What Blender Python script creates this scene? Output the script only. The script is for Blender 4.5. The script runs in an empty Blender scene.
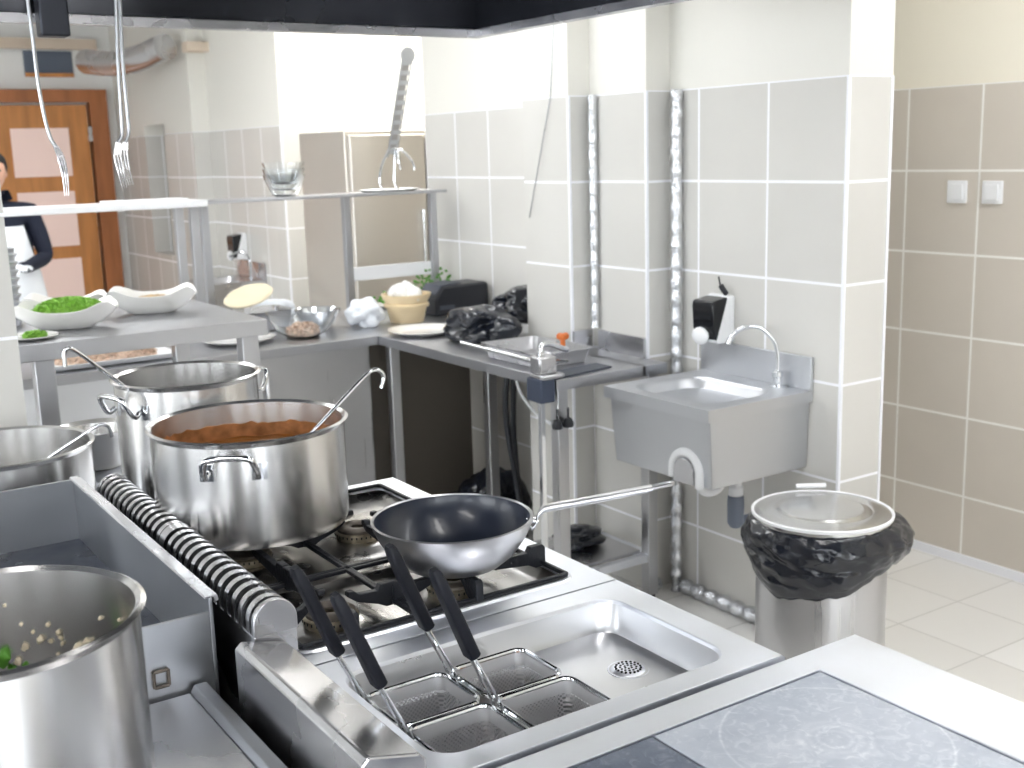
import bpy, bmesh, math, random
from mathutils import Vector, Matrix, noise
random.seed(7)
S = bpy.context.scene
C = S.collection
PI = math.pi

# ------------------------------------------------------------------ camera
H = 1.66
YAW, PITCH, ROLL, FPX = .58324, .19879, -.02915, 1158.8
fw = Vector((math.sin(YAW)*math.cos(PITCH), math.cos(YAW)*math.cos(PITCH), -math.sin(PITCH)))
rt = Vector((math.cos(YAW), -math.sin(YAW), 0))
up = rt.cross(fw)
r2 = math.cos(ROLL)*rt + math.sin(ROLL)*up
u2 = -math.sin(ROLL)*rt + math.cos(ROLL)*up
cam = bpy.data.cameras.new('camera')
cam.sensor_width = 36; cam.lens = FPX*36/1024
cam.clip_start = .05; cam.clip_end = 60
cam.dof.use_dof = True; cam.dof.focus_distance = 1.9; cam.dof.aperture_fstop = 7.0
co = bpy.data.objects.new('camera', cam); C.objects.link(co)
m4 = Matrix((r2, u2, -fw)).transposed().to_4x4(); m4.translation = Vector((0, 0, H))
co.matrix_world = m4
S.camera = co

# ------------------------------------------------------------------ world, exposure
W = bpy.data.worlds.new('world'); S.world = W; W.use_nodes = True
W.node_tree.nodes['Background'].inputs[0].default_value = (.9, .95, 1, 1)
W.node_tree.nodes['Background'].inputs[1].default_value = .6
S.view_settings.view_transform = 'Standard'; S.view_settings.look = 'None'
S.view_settings.gamma = 1; S.view_settings.use_curve_mapping = False
S.view_settings.exposure = 0.42
# emission strengths: added ceiling panels, added windows, added hood lights, back panel
K_CEIL, K_WIN, K_HOOD, K_BACK = 8.5, 5.5, 15.0, 16.0

# ------------------------------------------------------------------ materials
def srgb(r, g, b):
    f = lambda c: (c/255/12.92 if c/255 <= .04045 else ((c/255+.055)/1.055)**2.4)
    return (f(r), f(g), f(b), 1)
def mat(name, col, rough=.5, metal=0., spec=.5, bump=0., bscale=20., var=0., stretch=(1,1,1), coat=0., trans=0., aniso=0., emit=0., ior=1.45, alpha=1., rvar=0.):
    m = bpy.data.materials.new(name); m.use_nodes = True
    nt = m.node_tree; b = nt.nodes['Principled BSDF']; L = nt.links.new
    b.inputs['Base Color'].default_value = col; b.inputs['Roughness'].default_value = rough
    b.inputs['Metallic'].default_value = metal; b.inputs['Specular IOR Level'].default_value = spec
    b.inputs['Coat Weight'].default_value = coat; b.inputs['Transmission Weight'].default_value = trans
    b.inputs['IOR'].default_value = ior; b.inputs['Alpha'].default_value = alpha
    if aniso:
        b.inputs['Anisotropic'].default_value = aniso; b.inputs['Anisotropic Rotation'].default_value = .25
        t = nt.nodes.new('ShaderNodeTangent'); t.direction_type = 'RADIAL'; t.axis = 'Z'; L(t.outputs[0], b.inputs['Tangent'])
    if emit:
        b.inputs['Emission Color'].default_value = col; b.inputs['Emission Strength'].default_value = emit
    if bump or var or rvar:
        tc = nt.nodes.new('ShaderNodeTexCoord'); mp = nt.nodes.new('ShaderNodeMapping')
        mp.inputs['Scale'].default_value = stretch
        L(tc.outputs['Object'], mp.inputs[0])
        n = nt.nodes.new('ShaderNodeTexNoise'); n.inputs['Scale'].default_value = bscale; n.inputs['Detail'].default_value = 5
        L(mp.outputs[0], n.inputs['Vector'])
        if bump:
            bp = nt.nodes.new('ShaderNodeBump'); bp.inputs['Strength'].default_value = bump; bp.inputs['Distance'].default_value = .01
            L(n.outputs[0], bp.inputs['Height']); L(bp.outputs[0], b.inputs['Normal'])
        if var:
            mx = nt.nodes.new('ShaderNodeMix'); mx.data_type = 'RGBA'; mx.blend_type = 'MULTIPLY'
            cr = nt.nodes.new('ShaderNodeMapRange'); cr.inputs[1].default_value = .3; cr.inputs[2].default_value = .7
            cr.inputs[3].default_value = 1-var; cr.inputs[4].default_value = 1+var*.3
            L(n.outputs[0], cr.inputs[0])
            mx.inputs[0].default_value = 1; mx.inputs[6].default_value = col; L(cr.outputs[0], mx.inputs[7]); L(mx.outputs[2], b.inputs['Base Color'])
        if rvar:
            cr = nt.nodes.new('ShaderNodeMapRange'); cr.inputs[1].default_value = .3; cr.inputs[2].default_value = .7
            cr.inputs[3].default_value = max(.03, rough-rvar); cr.inputs[4].default_value = rough+rvar
            L(n.outputs[0], cr.inputs[0]); L(cr.outputs[0], b.inputs['Roughness'])
    return m

def tile_mat(name, axis, off, tile, grout, paint, pitch=.327, ztop=1.853, zp=.3165, gw=.0045, rough=.22, offx=100.):
    """wall tiles to z=ztop with painted plaster above, in world metres"""
    m = bpy.data.materials.new(name); m.use_nodes = True
    nt = m.node_tree; b = nt.nodes['Principled BSDF']; L = nt.links.new; N = nt.nodes.new
    g = N('ShaderNodeNewGeometry'); s = N('ShaderNodeSeparateXYZ'); L(g.outputs['Position'], s.inputs[0])
    def M(op, a, c=None, d=None):
        n = N('ShaderNodeMath'); n.operation = op
        for i, v in enumerate((a, c, d)):
            if v is None: continue
            if isinstance(v, (int, float)): n.inputs[i].default_value = v
            else: L(v, n.inputs[i])
        return n.outputs[0]
    def line(co_, o, p):
        t = M('DIVIDE', M('SUBTRACT', co_, o), p); fr = M('FRACT', M('ADD', t, 100.5))
        d = M('MULTIPLY', M('ABSOLUTE', M('SUBTRACT', fr, .5)), p)
        return M('LESS_THAN', d, gw), M('FLOOR', M('ADD', t, 100))
    h, iz = line(s.outputs[2], ztop, zp)
    if axis is not None:
        sn = N('ShaderNodeSeparateXYZ'); L(g.outputs['True Normal'], sn.inputs[0])
        facey = M('GREATER_THAN', M('ABSOLUTE', sn.outputs[1]), .5)
        v, iu = line(s.outputs[1], off, pitch); v2, iu2 = line(s.outputs[0], offx, .327)
        mxn = N('ShaderNodeMix'); L(facey, mxn.inputs[0]); L(v, mxn.inputs[2]); L(v2, mxn.inputs[3])
        gr = M('MAXIMUM', h, mxn.outputs[0])
    else: gr = h; iu = iz
    wn = N('ShaderNodeTexWhiteNoise'); wn.noise_dimensions = '2D'
    cb = N('ShaderNodeCombineXYZ'); L(iz, cb.inputs[0]); L(iu, cb.inputs[1]); L(cb.outputs[0], wn.inputs['Vector'])
    nz = N('ShaderNodeTexNoise'); nz.inputs['Scale'].default_value = 3; nz.inputs['Detail'].default_value = 4; L(g.outputs['Position'], nz.inputs['Vector'])
    vr = M('ADD', M('MULTIPLY', wn.outputs['Value'], .05), M('MULTIPLY_ADD', nz.outputs[0], .12, .89))
    mv = N('ShaderNodeMix'); mv.data_type = 'RGBA'; mv.blend_type = 'MULTIPLY'; mv.inputs[0].default_value = 1; mv.inputs[6].default_value = tile; L(vr, mv.inputs[7])
    m1 = N('ShaderNodeMix'); m1.data_type = 'RGBA'; L(gr, m1.inputs[0]); L(mv.outputs[2], m1.inputs[6]); m1.inputs[7].default_value = grout
    top = M('GREATER_THAN', s.outputs[2], ztop)
    m2 = N('ShaderNodeMix'); m2.data_type = 'RGBA'; L(top, m2.inputs[0]); L(m1.outputs[2], m2.inputs[6]); m2.inputs[7].default_value = paint
    L(m2.outputs[2], b.inputs['Base Color'])
    L(M('MAXIMUM', M('MULTIPLY', M('MAXIMUM', gr, top), .7), rough), b.inputs['Roughness'])
    bp = N('ShaderNodeBump'); bp.inputs['Strength'].default_value = .25; bp.inputs['Distance'].default_value = .002
    L(M('SUBTRACT', 1., gr), bp.inputs['Height']); L(bp.outputs[0], b.inputs['Normal'])
    return m
GROUT = srgb(246, 246, 250); TG = srgb(214, 212, 207); PC = srgb(231, 229, 222)
TB = srgb(213, 205, 194); PB = srgb(240, 234, 218)
M_sinkwall = tile_mat('grey_tiles_sink', 1, 2.41, TG, GROUT, PC, offx=2.79)
M_pier = tile_mat('grey_tiles_pier', 1, 3.215, TG, GROUT, PC, pitch=.325, offx=2.58)
M_left = tile_mat('grey_tiles_left', 1, 5.02, TG, GROUT, PC, pitch=.30)
M_far = tile_mat('beige_tiles_far', 1, 3.014, TB, srgb(243, 241, 236), PB)
M_backx = tile_mat('grey_tiles_back_x', 1, 2.87, TG, GROUT, PC, offx=2.80)
M_backy = tile_mat('grey_tiles_back_y', 1, 6.85, TG, GROUT, PC)
M_white_wall = mat('white_plaster', srgb(240, 240, 238), .8, bump=.05, bscale=60)
M_strip = mat('white_tile_trim', srgb(244, 245, 250), .3)

def floor_mat():
    m = bpy.data.materials.new('floor_tiles'); m.use_nodes = True
    nt = m.node_tree; b = nt.nodes['Principled BSDF']; L = nt.links.new
    g = nt.nodes.new('ShaderNodeNewGeometry'); mp = nt.nodes.new('ShaderNodeMapping'); mp.inputs['Location'].default_value = (.1, .2, 0)
    L(g.outputs['Position'], mp.inputs[0])
    br = nt.nodes.new('ShaderNodeTexBrick'); br.offset = 0; br.inputs['Scale'].default_value = 1
    br.inputs['Brick Width'].default_value = .33; br.inputs['Row Height'].default_value = .33; br.inputs['Mortar Size'].default_value = .003
    br.inputs['Color1'].default_value = srgb(242, 241, 239); br.inputs['Color2'].default_value = srgb(232, 230, 226); br.inputs['Mortar'].default_value = srgb(208, 206, 202)
    L(mp.outputs[0], br.inputs['Vector']); L(br.outputs[0], b.inputs['Base Color'])
    b.inputs['Roughness'].default_value = .3
    return m
M_floor = floor_mat()
M_steel = mat('brushed_steel', srgb(200, 200, 203), .27, 1, rvar=.07, bscale=5, stretch=(1, 1, 1))
M_steel_b = mat('brushed_steel_vertical', srgb(196, 196, 198), .32, 1, rvar=.06, bscale=30, stretch=(1, 1, .04))
M_table = mat('table_steel', srgb(188, 189, 193), .36, 1, rvar=.08, bscale=6, var=.05)
M_fridge = mat('satin_refrigerator_steel', srgb(226, 221, 214), .45, 1, rvar=.05, bscale=3)
M_grip = mat('black_grip', srgb(19, 21, 29), .5, 0, .35)
M_steel_w = mat('worn_worktop_steel', srgb(236, 239, 246), .4, 1, rvar=.1, bscale=7, var=.06)
M_steel_d = mat('grey_steel', srgb(178, 180, 184), .35, 1, rvar=.08, bscale=4)
M_pot = mat('pot_steel', srgb(214, 213, 212), .26, 1, aniso=.75)
M_pot_in = mat('pot_inner_steel', srgb(196, 196, 196), .24, 1, aniso=.5, rvar=.05, bscale=8)
M_chrome = mat('chrome', srgb(225, 227, 230), .1, 1)
M_satin = mat('satin_sink_steel', srgb(204, 206, 210), .42, 1, rvar=.05, bscale=3)
M_alu = mat('cast_aluminium', srgb(205, 206, 210), .33, 1, rvar=.05, bscale=9)
M_nonstick = mat('nonstick_coating', srgb(34, 40, 54), .3, 0, .5, coat=.15, bump=.03, bscale=300)
M_black = mat('black_plastic', srgb(34, 36, 42), .38, 0, .5)
M_blacks = mat('glossy_black_plastic', srgb(22, 24, 28), .15, 0, .5)
M_iron = mat('cast_iron', srgb(36, 38, 44), .42, .3, .5, bump=.2, bscale=120)
M_hood = mat('dark_hood_steel', srgb(84, 86, 92), .22, 1, rvar=.08, bscale=3)
M_dark = mat('dark_steel_and_shadow', srgb(60, 62, 68), .45, .9)
M_enamel = mat('blued_pan_steel', srgb(44, 52, 70), .35, .4, var=.5, bscale=9, rvar=.12)
M_ceramic = mat('white_porcelain', srgb(244, 243, 240), .12, 0, .5, coat=.4)
M_whitep = mat('white_plastic', srgb(240, 241, 243), .35)
M_cream = mat('cream_plastic', srgb(238, 216, 176), .4)
M_bag = mat('black_bin_bag', srgb(22, 26, 36), .17, 0, .8, bump=.45, bscale=18)
M_orange = mat('orange_plastic', srgb(205, 110, 50), .4)
M_rust = mat('food_spatter', srgb(150, 82, 34), .5)
M_sauce = mat('brown_sauce', srgb(160, 98, 34), .35, var=.5, bscale=12, bump=.6)
M_splash = mat('sauce_stain', srgb(188, 130, 84), .35, .3, var=.5, bscale=34)
M_green = mat('chopped_parsley', srgb(152, 208, 84), .6, var=.3, bscale=120)
M_leaf = mat('green_leaf', srgb(88, 150, 50), .5)
M_meat = mat('chopped_meat', srgb(222, 194, 172), .5, var=.5, bscale=90)
M_grain = mat('pale_grain', srgb(232, 208, 170), .6, var=.2, bscale=80)
M_onion = mat('onion_bits', srgb(226, 214, 188), .5)
M_wood = mat('orange_wood', srgb(206, 140, 82), .4, var=.25, bscale=4, stretch=(4, 4, .5))
M_wood_d = mat('darker_orange_wood', srgb(176, 112, 70), .4, var=.25, bscale=4, stretch=(4, 4, .5))
M_pane = mat('pink_frosted_pane', srgb(240, 212, 202), .3, emit=.12)  # slight emission stands in for light coming through the pane
M_navy = mat('navy_cloth', srgb(22, 28, 46), .8, bump=.1, bscale=60)
M_apron = mat('white_cloth', srgb(236, 240, 246), .8, bump=.15, bscale=9)
M_skin = mat('skin', srgb(214, 168, 146), .5)
M_hair = mat('dark_hair', srgb(30, 26, 26), .6)
M_brass = mat('brass_burner_ring', srgb(168, 158, 138), .4, .8, var=.4, bscale=60)
M_cap = mat('worn_burner_cap', srgb(120, 112, 104), .5, .7, var=.5, bscale=40)
M_rubber = mat('dark_rubber', srgb(70, 74, 84), .5)
M_bluegrey = mat('blue_grey_clamp', srgb(70, 78, 96), .45, .3)
M_pipe_grey = mat('grey_drain_plastic', srgb(110, 118, 134), .4)
M_foil = mat('crinkled_foil', srgb(222, 224, 228), .25, 1, bump=.9, bscale=45)
M_glass = mat('clear_glass', srgb(250, 252, 253), .04, trans=1.0, ior=1.3)
M_emit = mat('fill_diffuser', (.98, .99, 1, 1), .5, emit=K_CEIL)
M_emit_b = mat('lit_diffuser_back', (1, .98, .94, 1), .5, emit=K_BACK)
M_emit_w = mat('fill_light_pane', (.93, .97, 1, 1), .5, emit=K_WIN)
M_emit_h = mat('hood_fill_glow', (1, .98, .95, 1), .5, emit=K_HOOD)
M_darkglass = mat('dark_transom', srgb(96, 106, 122), .2)
M_gasket = mat('black_gap_sealant', srgb(20, 22, 28), .6)
M_tan = mat('tan_paint', srgb(216, 200, 182), .7)
M_reveal = mat('grey_reveal', srgb(176, 172, 166), .6)

def plate_mat(name, base, hi, cen):
    m = bpy.data.materials.new(name); m.use_nodes = True
    nt = m.node_tree; b = nt.nodes['Principled BSDF']; L = nt.links.new; N = nt.nodes.new
    b.inputs['Metallic'].default_value = .45; b.inputs['Roughness'].default_value = .42
    g = N('ShaderNodeNewGeometry')
    vs = N('ShaderNodeVectorMath'); vs.operation = 'SUBTRACT'; vs.inputs[1].default_value = cen; L(g.outputs['Position'], vs.inputs[0])
    ln = N('ShaderNodeVectorMath'); ln.operation = 'LENGTH'; L(vs.outputs[0], ln.inputs[0])
    n1 = N('ShaderNodeTexNoise'); n1.inputs['Scale'].default_value = 9; n1.inputs['Detail'].default_value = 9; n1.inputs['Roughness'].default_value = .7; L(g.outputs['Position'], n1.inputs['Vector'])
    n2 = N('ShaderNodeTexNoise'); n2.inputs['Scale'].default_value = 55; n2.inputs['Detail'].default_value = 6; n2.inputs['Distortion'].default_value = 1.5; L(g.outputs['Position'], n2.inputs['Vector'])
    # concentric machining / residue rings, strongest near the middle
    rp = N('ShaderNodeValToRGB'); e = rp.color_ramp.elements
    e[0].position = 0; e[0].color = (.35, .35, .35, 1); e[1].position = 1; e[1].color = (0, 0, 0, 1)
    for p, v in ((.10, .15), (.125, .7), (.15, .15), (.19, .55), (.215, .2), (.25, .5), (.28, .12), (.60, .06), (.735, .05), (.75, .75), (.765, .05), (.9, 0)):
        q = e.new(p); q.color = (v, v, v, 1)
    dv = N('ShaderNodeMath'); dv.operation = 'DIVIDE'; dv.inputs[1].default_value = .2; L(ln.outputs['Value'], dv.inputs[0])
    ad = N('ShaderNodeMath'); ad.operation = 'MULTIPLY_ADD'; ad.inputs[1].default_value = .03; L(n1.outputs[0], ad.inputs[0]); L(dv.outputs[0], ad.inputs[2])
    L(ad.outputs[0], rp.inputs[0])
    mr = N('ShaderNodeMapRange'); mr.inputs[1].default_value = .38; mr.inputs[2].default_value = .68; L(n1.outputs[0], mr.inputs[0])
    mr2 = N('ShaderNodeMapRange'); mr2.inputs[1].default_value = .5; mr2.inputs[2].default_value = .72; L(n2.outputs[0], mr2.inputs[0])
    a = N('ShaderNodeMath'); a.operation = 'MULTIPLY_ADD'; a.inputs[1].default_value = .35; L(mr.outputs[0], a.inputs[0])
    ml = N('ShaderNodeMath'); ml.operation = 'MULTIPLY'; L(rp.outputs[0], ml.inputs[0]); L(n2.outputs[0], ml.inputs[1]); L(ml.outputs[0], a.inputs[2])
    a2 = N('ShaderNodeMath'); a2.operation = 'MULTIPLY_ADD'; a2.use_clamp = True; a2.inputs[1].default_value = .35; L(mr2.outputs[0], a2.inputs[0]); L(a.outputs[0], a2.inputs[2])
    mx = N('ShaderNodeMix'); mx.data_type = 'RGBA'; L(a2.outputs[0], mx.inputs[0]); mx.inputs[6].default_value = base; mx.inputs[7].default_value = hi
    L(mx.outputs[2], b.inputs['Base Color'])
    r = N('ShaderNodeMapRange'); r.inputs[3].default_value = .34; r.inputs[4].default_value = .6; L(a2.outputs[0], r.inputs[0]); L(r.outputs[0], b.inputs['Roughness'])
    bp = N('ShaderNodeBump'); bp.inputs['Strength'].default_value = .15; bp.inputs['Distance'].default_value = .003; L(a2.outputs[0], bp.inputs['Height']); L(bp.outputs[0], b.inputs['Normal'])
    return m
M_plate = plate_mat('hot_plate_steel', srgb(176, 184, 198), srgb(232, 235, 241), (1.1, .93, .9))
M_plate_d = plate_mat('dark_hot_plate_steel', srgb(92, 100, 118), srgb(172, 180, 194), (.6, .6, .9))

def perf_mat():
    m = bpy.data.materials.new('perforated_steel'); m.use_nodes = True
    nt = m.node_tree; b = nt.nodes['Principled BSDF']; L = nt.links.new; N = nt.nodes.new
    b.inputs['Metallic'].default_value = 1; b.inputs['Base Color'].default_value = srgb(238, 238, 240); b.inputs['Roughness'].default_value = .5
    g = N('ShaderNodeNewGeometry'); s = N('ShaderNodeSeparateXYZ'); L(g.outputs['Position'], s.inputs[0])
    def M(op, a, c=None):
        n = N('ShaderNodeMath'); n.operation = op
        for i, v in enumerate((a, c)):
            if v is None: continue
            if isinstance(v, (int, float)): n.inputs[i].default_value = v
            else: L(v, n.inputs[i])
        return n.outputs[0]
    k = 2*PI/.0072
    a = M('MULTIPLY', M('ADD', s.outputs[0], s.outputs[1]), k); z = M('MULTIPLY', s.outputs[2], k)
    v = M('MULTIPLY', M('SINE', a), M('SINE', z))
    hole = M('GREATER_THAN', v, .12)
    lim = M('LESS_THAN', s.outputs[2], .862)
    hole = M('MULTIPLY', hole, lim)
    L(M('SUBTRACT', 1., hole), b.inputs['Alpha'])
    return m
M_perf = perf_mat()

# ------------------------------------------------------------------ mesh helpers
LOC = {}
def nb(): return bmesh.new()
def box(bm, x0, x1, y0, y1, z0, z1):
    v = [bm.verts.new((x, y, z)) for x in (x0, x1) for y in (y0, y1) for z in (z0, z1)]
    for f in ((0,1,3,2), (4,6,7,5), (0,4,5,1), (2,3,7,6), (0,2,6,4), (1,5,7,3)): bm.faces.new([v[i] for i in f])
    return v
def obox(bm, a, b, w, h, upv=(0, 0, 1)):
    """box bar from a to b, width w (sideways) and h (along upv)"""
    a, b = Vector(a), Vector(b); d = (b-a).normalized(); s = d.cross(Vector(upv)).normalized(); u = s.cross(d)
    v = [bm.verts.new(p + s*i*w/2 + u*j*h/2) for p in (a, b) for i in (-1, 1) for j in (-1, 1)]
    for f in ((0,1,3,2), (4,6,7,5), (0,4,5,1), (2,3,7,6), (0,2,6,4), (1,5,7,3)): bm.faces.new([v[i] for i in f])
def tube(bm, pts, r, n=12, closed=False, cap=True, sx=1.):
    pts = [Vector(p) for p in pts]; rings = []; N_ = len(pts); ref = None
    for i, p in enumerate(pts):
        if closed: t = (pts[(i+1) % N_] - pts[i-1])
        else: t = pts[min(i+1, N_-1)] - pts[max(i-1, 0)]
        t.normalize()
        if ref is None:
            ref = Vector((0, 0, 1)) if abs(t.z) < .9 else Vector((1, 0, 0))
        s = t.cross(ref)
        s.normalize(); u = s.cross(t).normalized(); ref = u
        rr = r[i] if isinstance(r, (list, tuple)) else r
        rings.append([bm.verts.new(p + s*math.cos(2*PI*k/n)*rr*sx + u*math.sin(2*PI*k/n)*rr) for k in range(n)])
    for i in range(N_ if closed else N_-1):
        A, B = rings[i], rings[(i+1) % N_]
        for k in range(n): bm.faces.new((A[k], A[(k+1) % n], B[(k+1) % n], B[k]))
    if cap and not closed:
        bm.faces.new(rings[0][::-1]); bm.faces.new(rings[-1])
def smooth_path(pts, n=8):
    """Catmull-Rom through the points"""
    P = [Vector(p) for p in pts]; P = [P[0]*2-P[1]] + P + [P[-1]*2-P[-2]]; out = []
    for i in range(1, len(P)-2):
        for k in range(n):
            t = k/n; a, b, c, d = P[i-1], P[i], P[i+1], P[i+2]
            out.append(.5*((2*b)+(c-a)*t+(2*a-5*b+4*c-d)*t*t+(3*b-a-3*c+d)*t**3))
    out.append(P[-2]); return out
def lathe(bm, c, prof, n=64, close=False):
    """prof: list of (radius, z) in world z, revolved round c=(x,y)"""
    rings = []
    for r, z in prof:
        if r < 1e-5: rings.append([bm.verts.new((c[0], c[1], z))])
        else: rings.append([bm.verts.new((c[0]+r*math.cos(2*PI*k/n), c[1]+r*math.sin(2*PI*k/n), z)) for k in range(n)])
    R_ = rings + ([rings[0]] if close else [])
    for A, B in zip(R_, R_[1:]):
        for k in range(n):
            k2 = (k+1) % n
            if len(A) == 1 and len(B) == 1: continue
            if len(A) == 1: bm.faces.new((A[0], B[k2], B[k]))
            elif len(B) == 1: bm.faces.new((A[k], A[k2], B[0]))
            else: bm.faces.new((A[k], A[k2], B[k2], B[k]))
def rrect(x0, x1, y0, y1, r, n=6):
    out = []
    for cx, cy, a0 in ((x1-r, y1-r, 0), (x0+r, y1-r, PI/2), (x0+r, y0+r, PI), (x1-r, y0+r, 1.5*PI)):
        for k in range(n+1):
            a = a0 + PI/2*k/n; out.append((cx+r*math.cos(a), cy+r*math.sin(a)))
    return out
def loft(bm, loops, cap0=False, cap1=False):
    R_ = [[bm.verts.new(p) for p in L_] for L_ in loops]
    for A, B in zip(R_, R_[1:]):
        n = len(A)
        for k in range(n): bm.faces.new((A[k], A[(k+1) % n], B[(k+1) % n], B[k]))
    if cap0: bm.faces.new(R_[0][::-1])
    if cap1: bm.faces.new(R_[-1])
    return R_
def prism(bm, poly, axis, a, b):
    """extrude a 2-D polygon along an axis ('x': poly=(y,z), 'y': poly=(x,z), 'z': poly=(x,y))"""
    f = {'x': lambda p, t: (t, p[0], p[1]), 'y': lambda p, t: (p[0], t, p[1]), 'z': lambda p, t: (p[0], p[1], t)}[axis]
    loft(bm, [[f(p, a) for p in poly], [f(p, b) for p in poly]], True, True)
def blob(bm, c, r, sub=2, amp=.2, fr=3., seed=0):
    ret = bmesh.ops.create_icosphere(bm, subdivisions=sub, radius=1)
    c = Vector(c); r = Vector(r) if not isinstance(r, (int, float)) else Vector((r, r, r))
    for v in ret['verts']:
        p = v.co.copy(); k = 1 + amp*noise.noise(p*fr + Vector((seed*7.3, seed*1.7, seed)))
        v.co = Vector((c.x+p.x*r.x*k, c.y+p.y*r.y*k, c.z+p.z*r.z*k))

def obj(name, bm, material, parent=None, loc=None, smooth=True, bevel=0., seg=2):
    bmesh.ops.recalc_face_normals(bm, faces=bm.faces[:])
    me = bpy.data.meshes.new(name)
    if parent is not None: L_ = LOC[parent]
    else: L_ = Vector(loc) if loc else Vector((0, 0, 0))
    for v in bm.verts: v.co -= L_
    bm.to_mesh(me); bm.free()
    if smooth:
        for p in me.polygons: p.use_smooth = True
        try: me.set_sharp_from_angle(angle=math.radians(38))
        except Exception: pass
    me.materials.append(material)
    o = bpy.data.objects.new(name, me); C.objects.link(o); LOC[o] = L_
    if parent is not None: o.parent = parent
    else: o.location = L_
    if bevel:
        md = o.modifiers.new('bevel', 'BEVEL'); md.width = bevel; md.segments = seg; md.limit_method = 'ANGLE'; md.angle_limit = math.radians(35)
        md.harden_normals = False
    return o
def tag(o, label, cat, group=None, kind=None):
    o['label'] = label; o['category'] = cat
    if group: o['group'] = group
    if kind: o['kind'] = kind
    return o
def thing(name, label, cat, loc, group=None):
    o = bpy.data.objects.new(name, None); C.objects.link(o); o.empty_display_size = .05
    o.location = loc; LOC[o] = Vector(loc); return tag(o, label, cat, group)
def struct(name, bm, m, parent=None, bevel=0., smooth=False):
    o = obj(name, bm, m, parent, bevel=bevel, smooth=smooth)
    if parent is None: o['kind'] = 'structure'
    return o
def copy_tree(o, parent=None):
    c = o.copy(); C.objects.link(c); c.parent = parent; LOC[c] = LOC[o]
    for ch in o.children: copy_tree(ch, c)
    return c

# ================================================================== THE ROOM
b = nb(); box(b, -3, 3.9, -2.5, 10.1, -.1, 0); struct('floor', b, M_floor)
b = nb(); box(b, -3, 4.6, -2.5, 10.1, 2.75, 2.85); struct('ceiling', b, M_white_wall)
b = nb(); box(b, 3.89, 4.05, -2.5, 5.2, 0, 2.75); struct('wall_right', b, M_far)
b = nb(); box(b, 3.875, 3.89, -2.5, 5.2, 0, .035); struct('baseboard_right', b, M_strip)
b = nb(); box(b, 2.83, 3.03, 2.41, 3.215, 0, 2.75); w = struct('wall_sink', b, M_sinkwall)
b = nb(); box(b, 2.72, 3.03, 3.215, 3.54, 0, 2.75); struct('wall_pier', b, M_pier)
b = nb(); box(b, 2.62, 3.03, 3.54, 3.84, 0, 2.75); struct('wall_pilaster', b, M_pier)
b = nb(); box(b, 3.02, 3.2, 3.84, 5.32, 0, 2.75); struct('wall_corner', b, M_left)
# white corner beads of the tiling
for i, (x, y) in enumerate(((2.83, 2.41), (2.72, 3.215), (2.62, 3.54), (2.87, 6.85))):
    b = nb(); box(b, x-.002, x+.009, y-.002, y+.009, 0, 1.853); struct('trim_%d' % (i+1), b, M_strip, bevel=.002)
b = nb(); box(b, 3.022, 3.032, 2.407, 2.415, 0, 1.853); struct('trim_5', b, M_strip)
# back of the kitchen
b = nb(); box(b, 2.87, 4.6, 6.85, 7.0, 0, 2.75); struct('wall_back_right', b, M_backx)
b = nb(); box(b, 2.87, 3.0, 7.0, 8.12, 0, 2.75); struct('wall_back_sink', b, M_backy)
b = nb(); box(b, 2.75, 3.0, 8.12, 8.75, 0, 2.75); box(b, 2.75, 3.0, 9.25, 10.0, 0, 2.75); box(b, 2.75, 3.0, 8.75, 9.25, 0, .95); box(b, 2.75, 3.0, 8.75, 9.25, 1.93, 2.75)
struct('wall_back_hatch', b, M_backy)
b = nb(); box(b, 2.9, 2.98, 8.7, 9.3, .9, 2.0); w = struct('window_3', b, M_reveal)
b = nb(); box(b, 2.885, 2.90, 8.98, 9.02, .95, 1.93); struct('window_bar', b, M_strip, w)
b = nb(); box(b, -3, 3.0, 10.0, 10.15, 0, 2.75); struct('wall_back', b, M_white_wall)
b = nb(); box(b, 4.45, 4.6, 5.2, 6.9, 0, 2.75); box(b, 4.05, 4.6, 5.1, 5.2, 0, 2.75); struct('wall_alcove', b, M_white_wall)
b = nb(); box(b, -3.15, -3, -2.5, 10.1, 0, 2.75); struct('wall_left', b, M_white_wall)
b = nb(); box(b, -3.15, 4.05, -2.65, -2.5, 0, 2.75); struct('wall_rear', b, M_white_wall)
b = nb(); box(b, -3, 2.62, 9.9, 9.96, 2.55, 2.63); struct('trim_6', b, M_tan)
b = nb(); box(b, 2.72, 3.0, 8.0, 8.12, 2.385, 2.45); struct('trim_7', b, M_tan)
# near pillar at the left frame edge
b = nb(); box(b, -.1, .575, 3.2, 3.42, 0, 2.75); struct('wall_pillar', b, M_pier)

# invented glowing windows on the left and rear walls, outside the frame, for highlights
wi = 1
for (ax, p0, p1) in (('y', -1.6, -.2), ('y', .6, 2.4), ('y', 3.4, 5.4), ('x', -2.4, -1.2), ('x', -.4, .6)):
    b = nb()
    if ax == 'y': box(b, -3.0, -2.985, p0, p1, .95, 2.3)
    else: box(b, p0, p1, -2.5, -2.485, .95, 2.35)
    w = struct('window_%d' % (10+wi), b, M_emit_w)
    b = nb()
    def fr(u0, u1, z0, z1):
        if ax == 'y': box(b, -3.0, -2.95, u0, u1, z0, z1)
        else: box(b, u0, u1, -2.5, -2.45, z0, z1)
    fr(p0-.06, p0, .9, 2.4); fr(p1, p1+.06, .9, 2.4); fr(p0, p1, .9, .95); fr(p0, p1, 2.3, 2.4); mid = (p0+p1)/2; fr(mid-.03, mid+.03, .95, 2.3)
    struct('window_frame', b, M_strip, w)
    wi += 1

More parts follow.
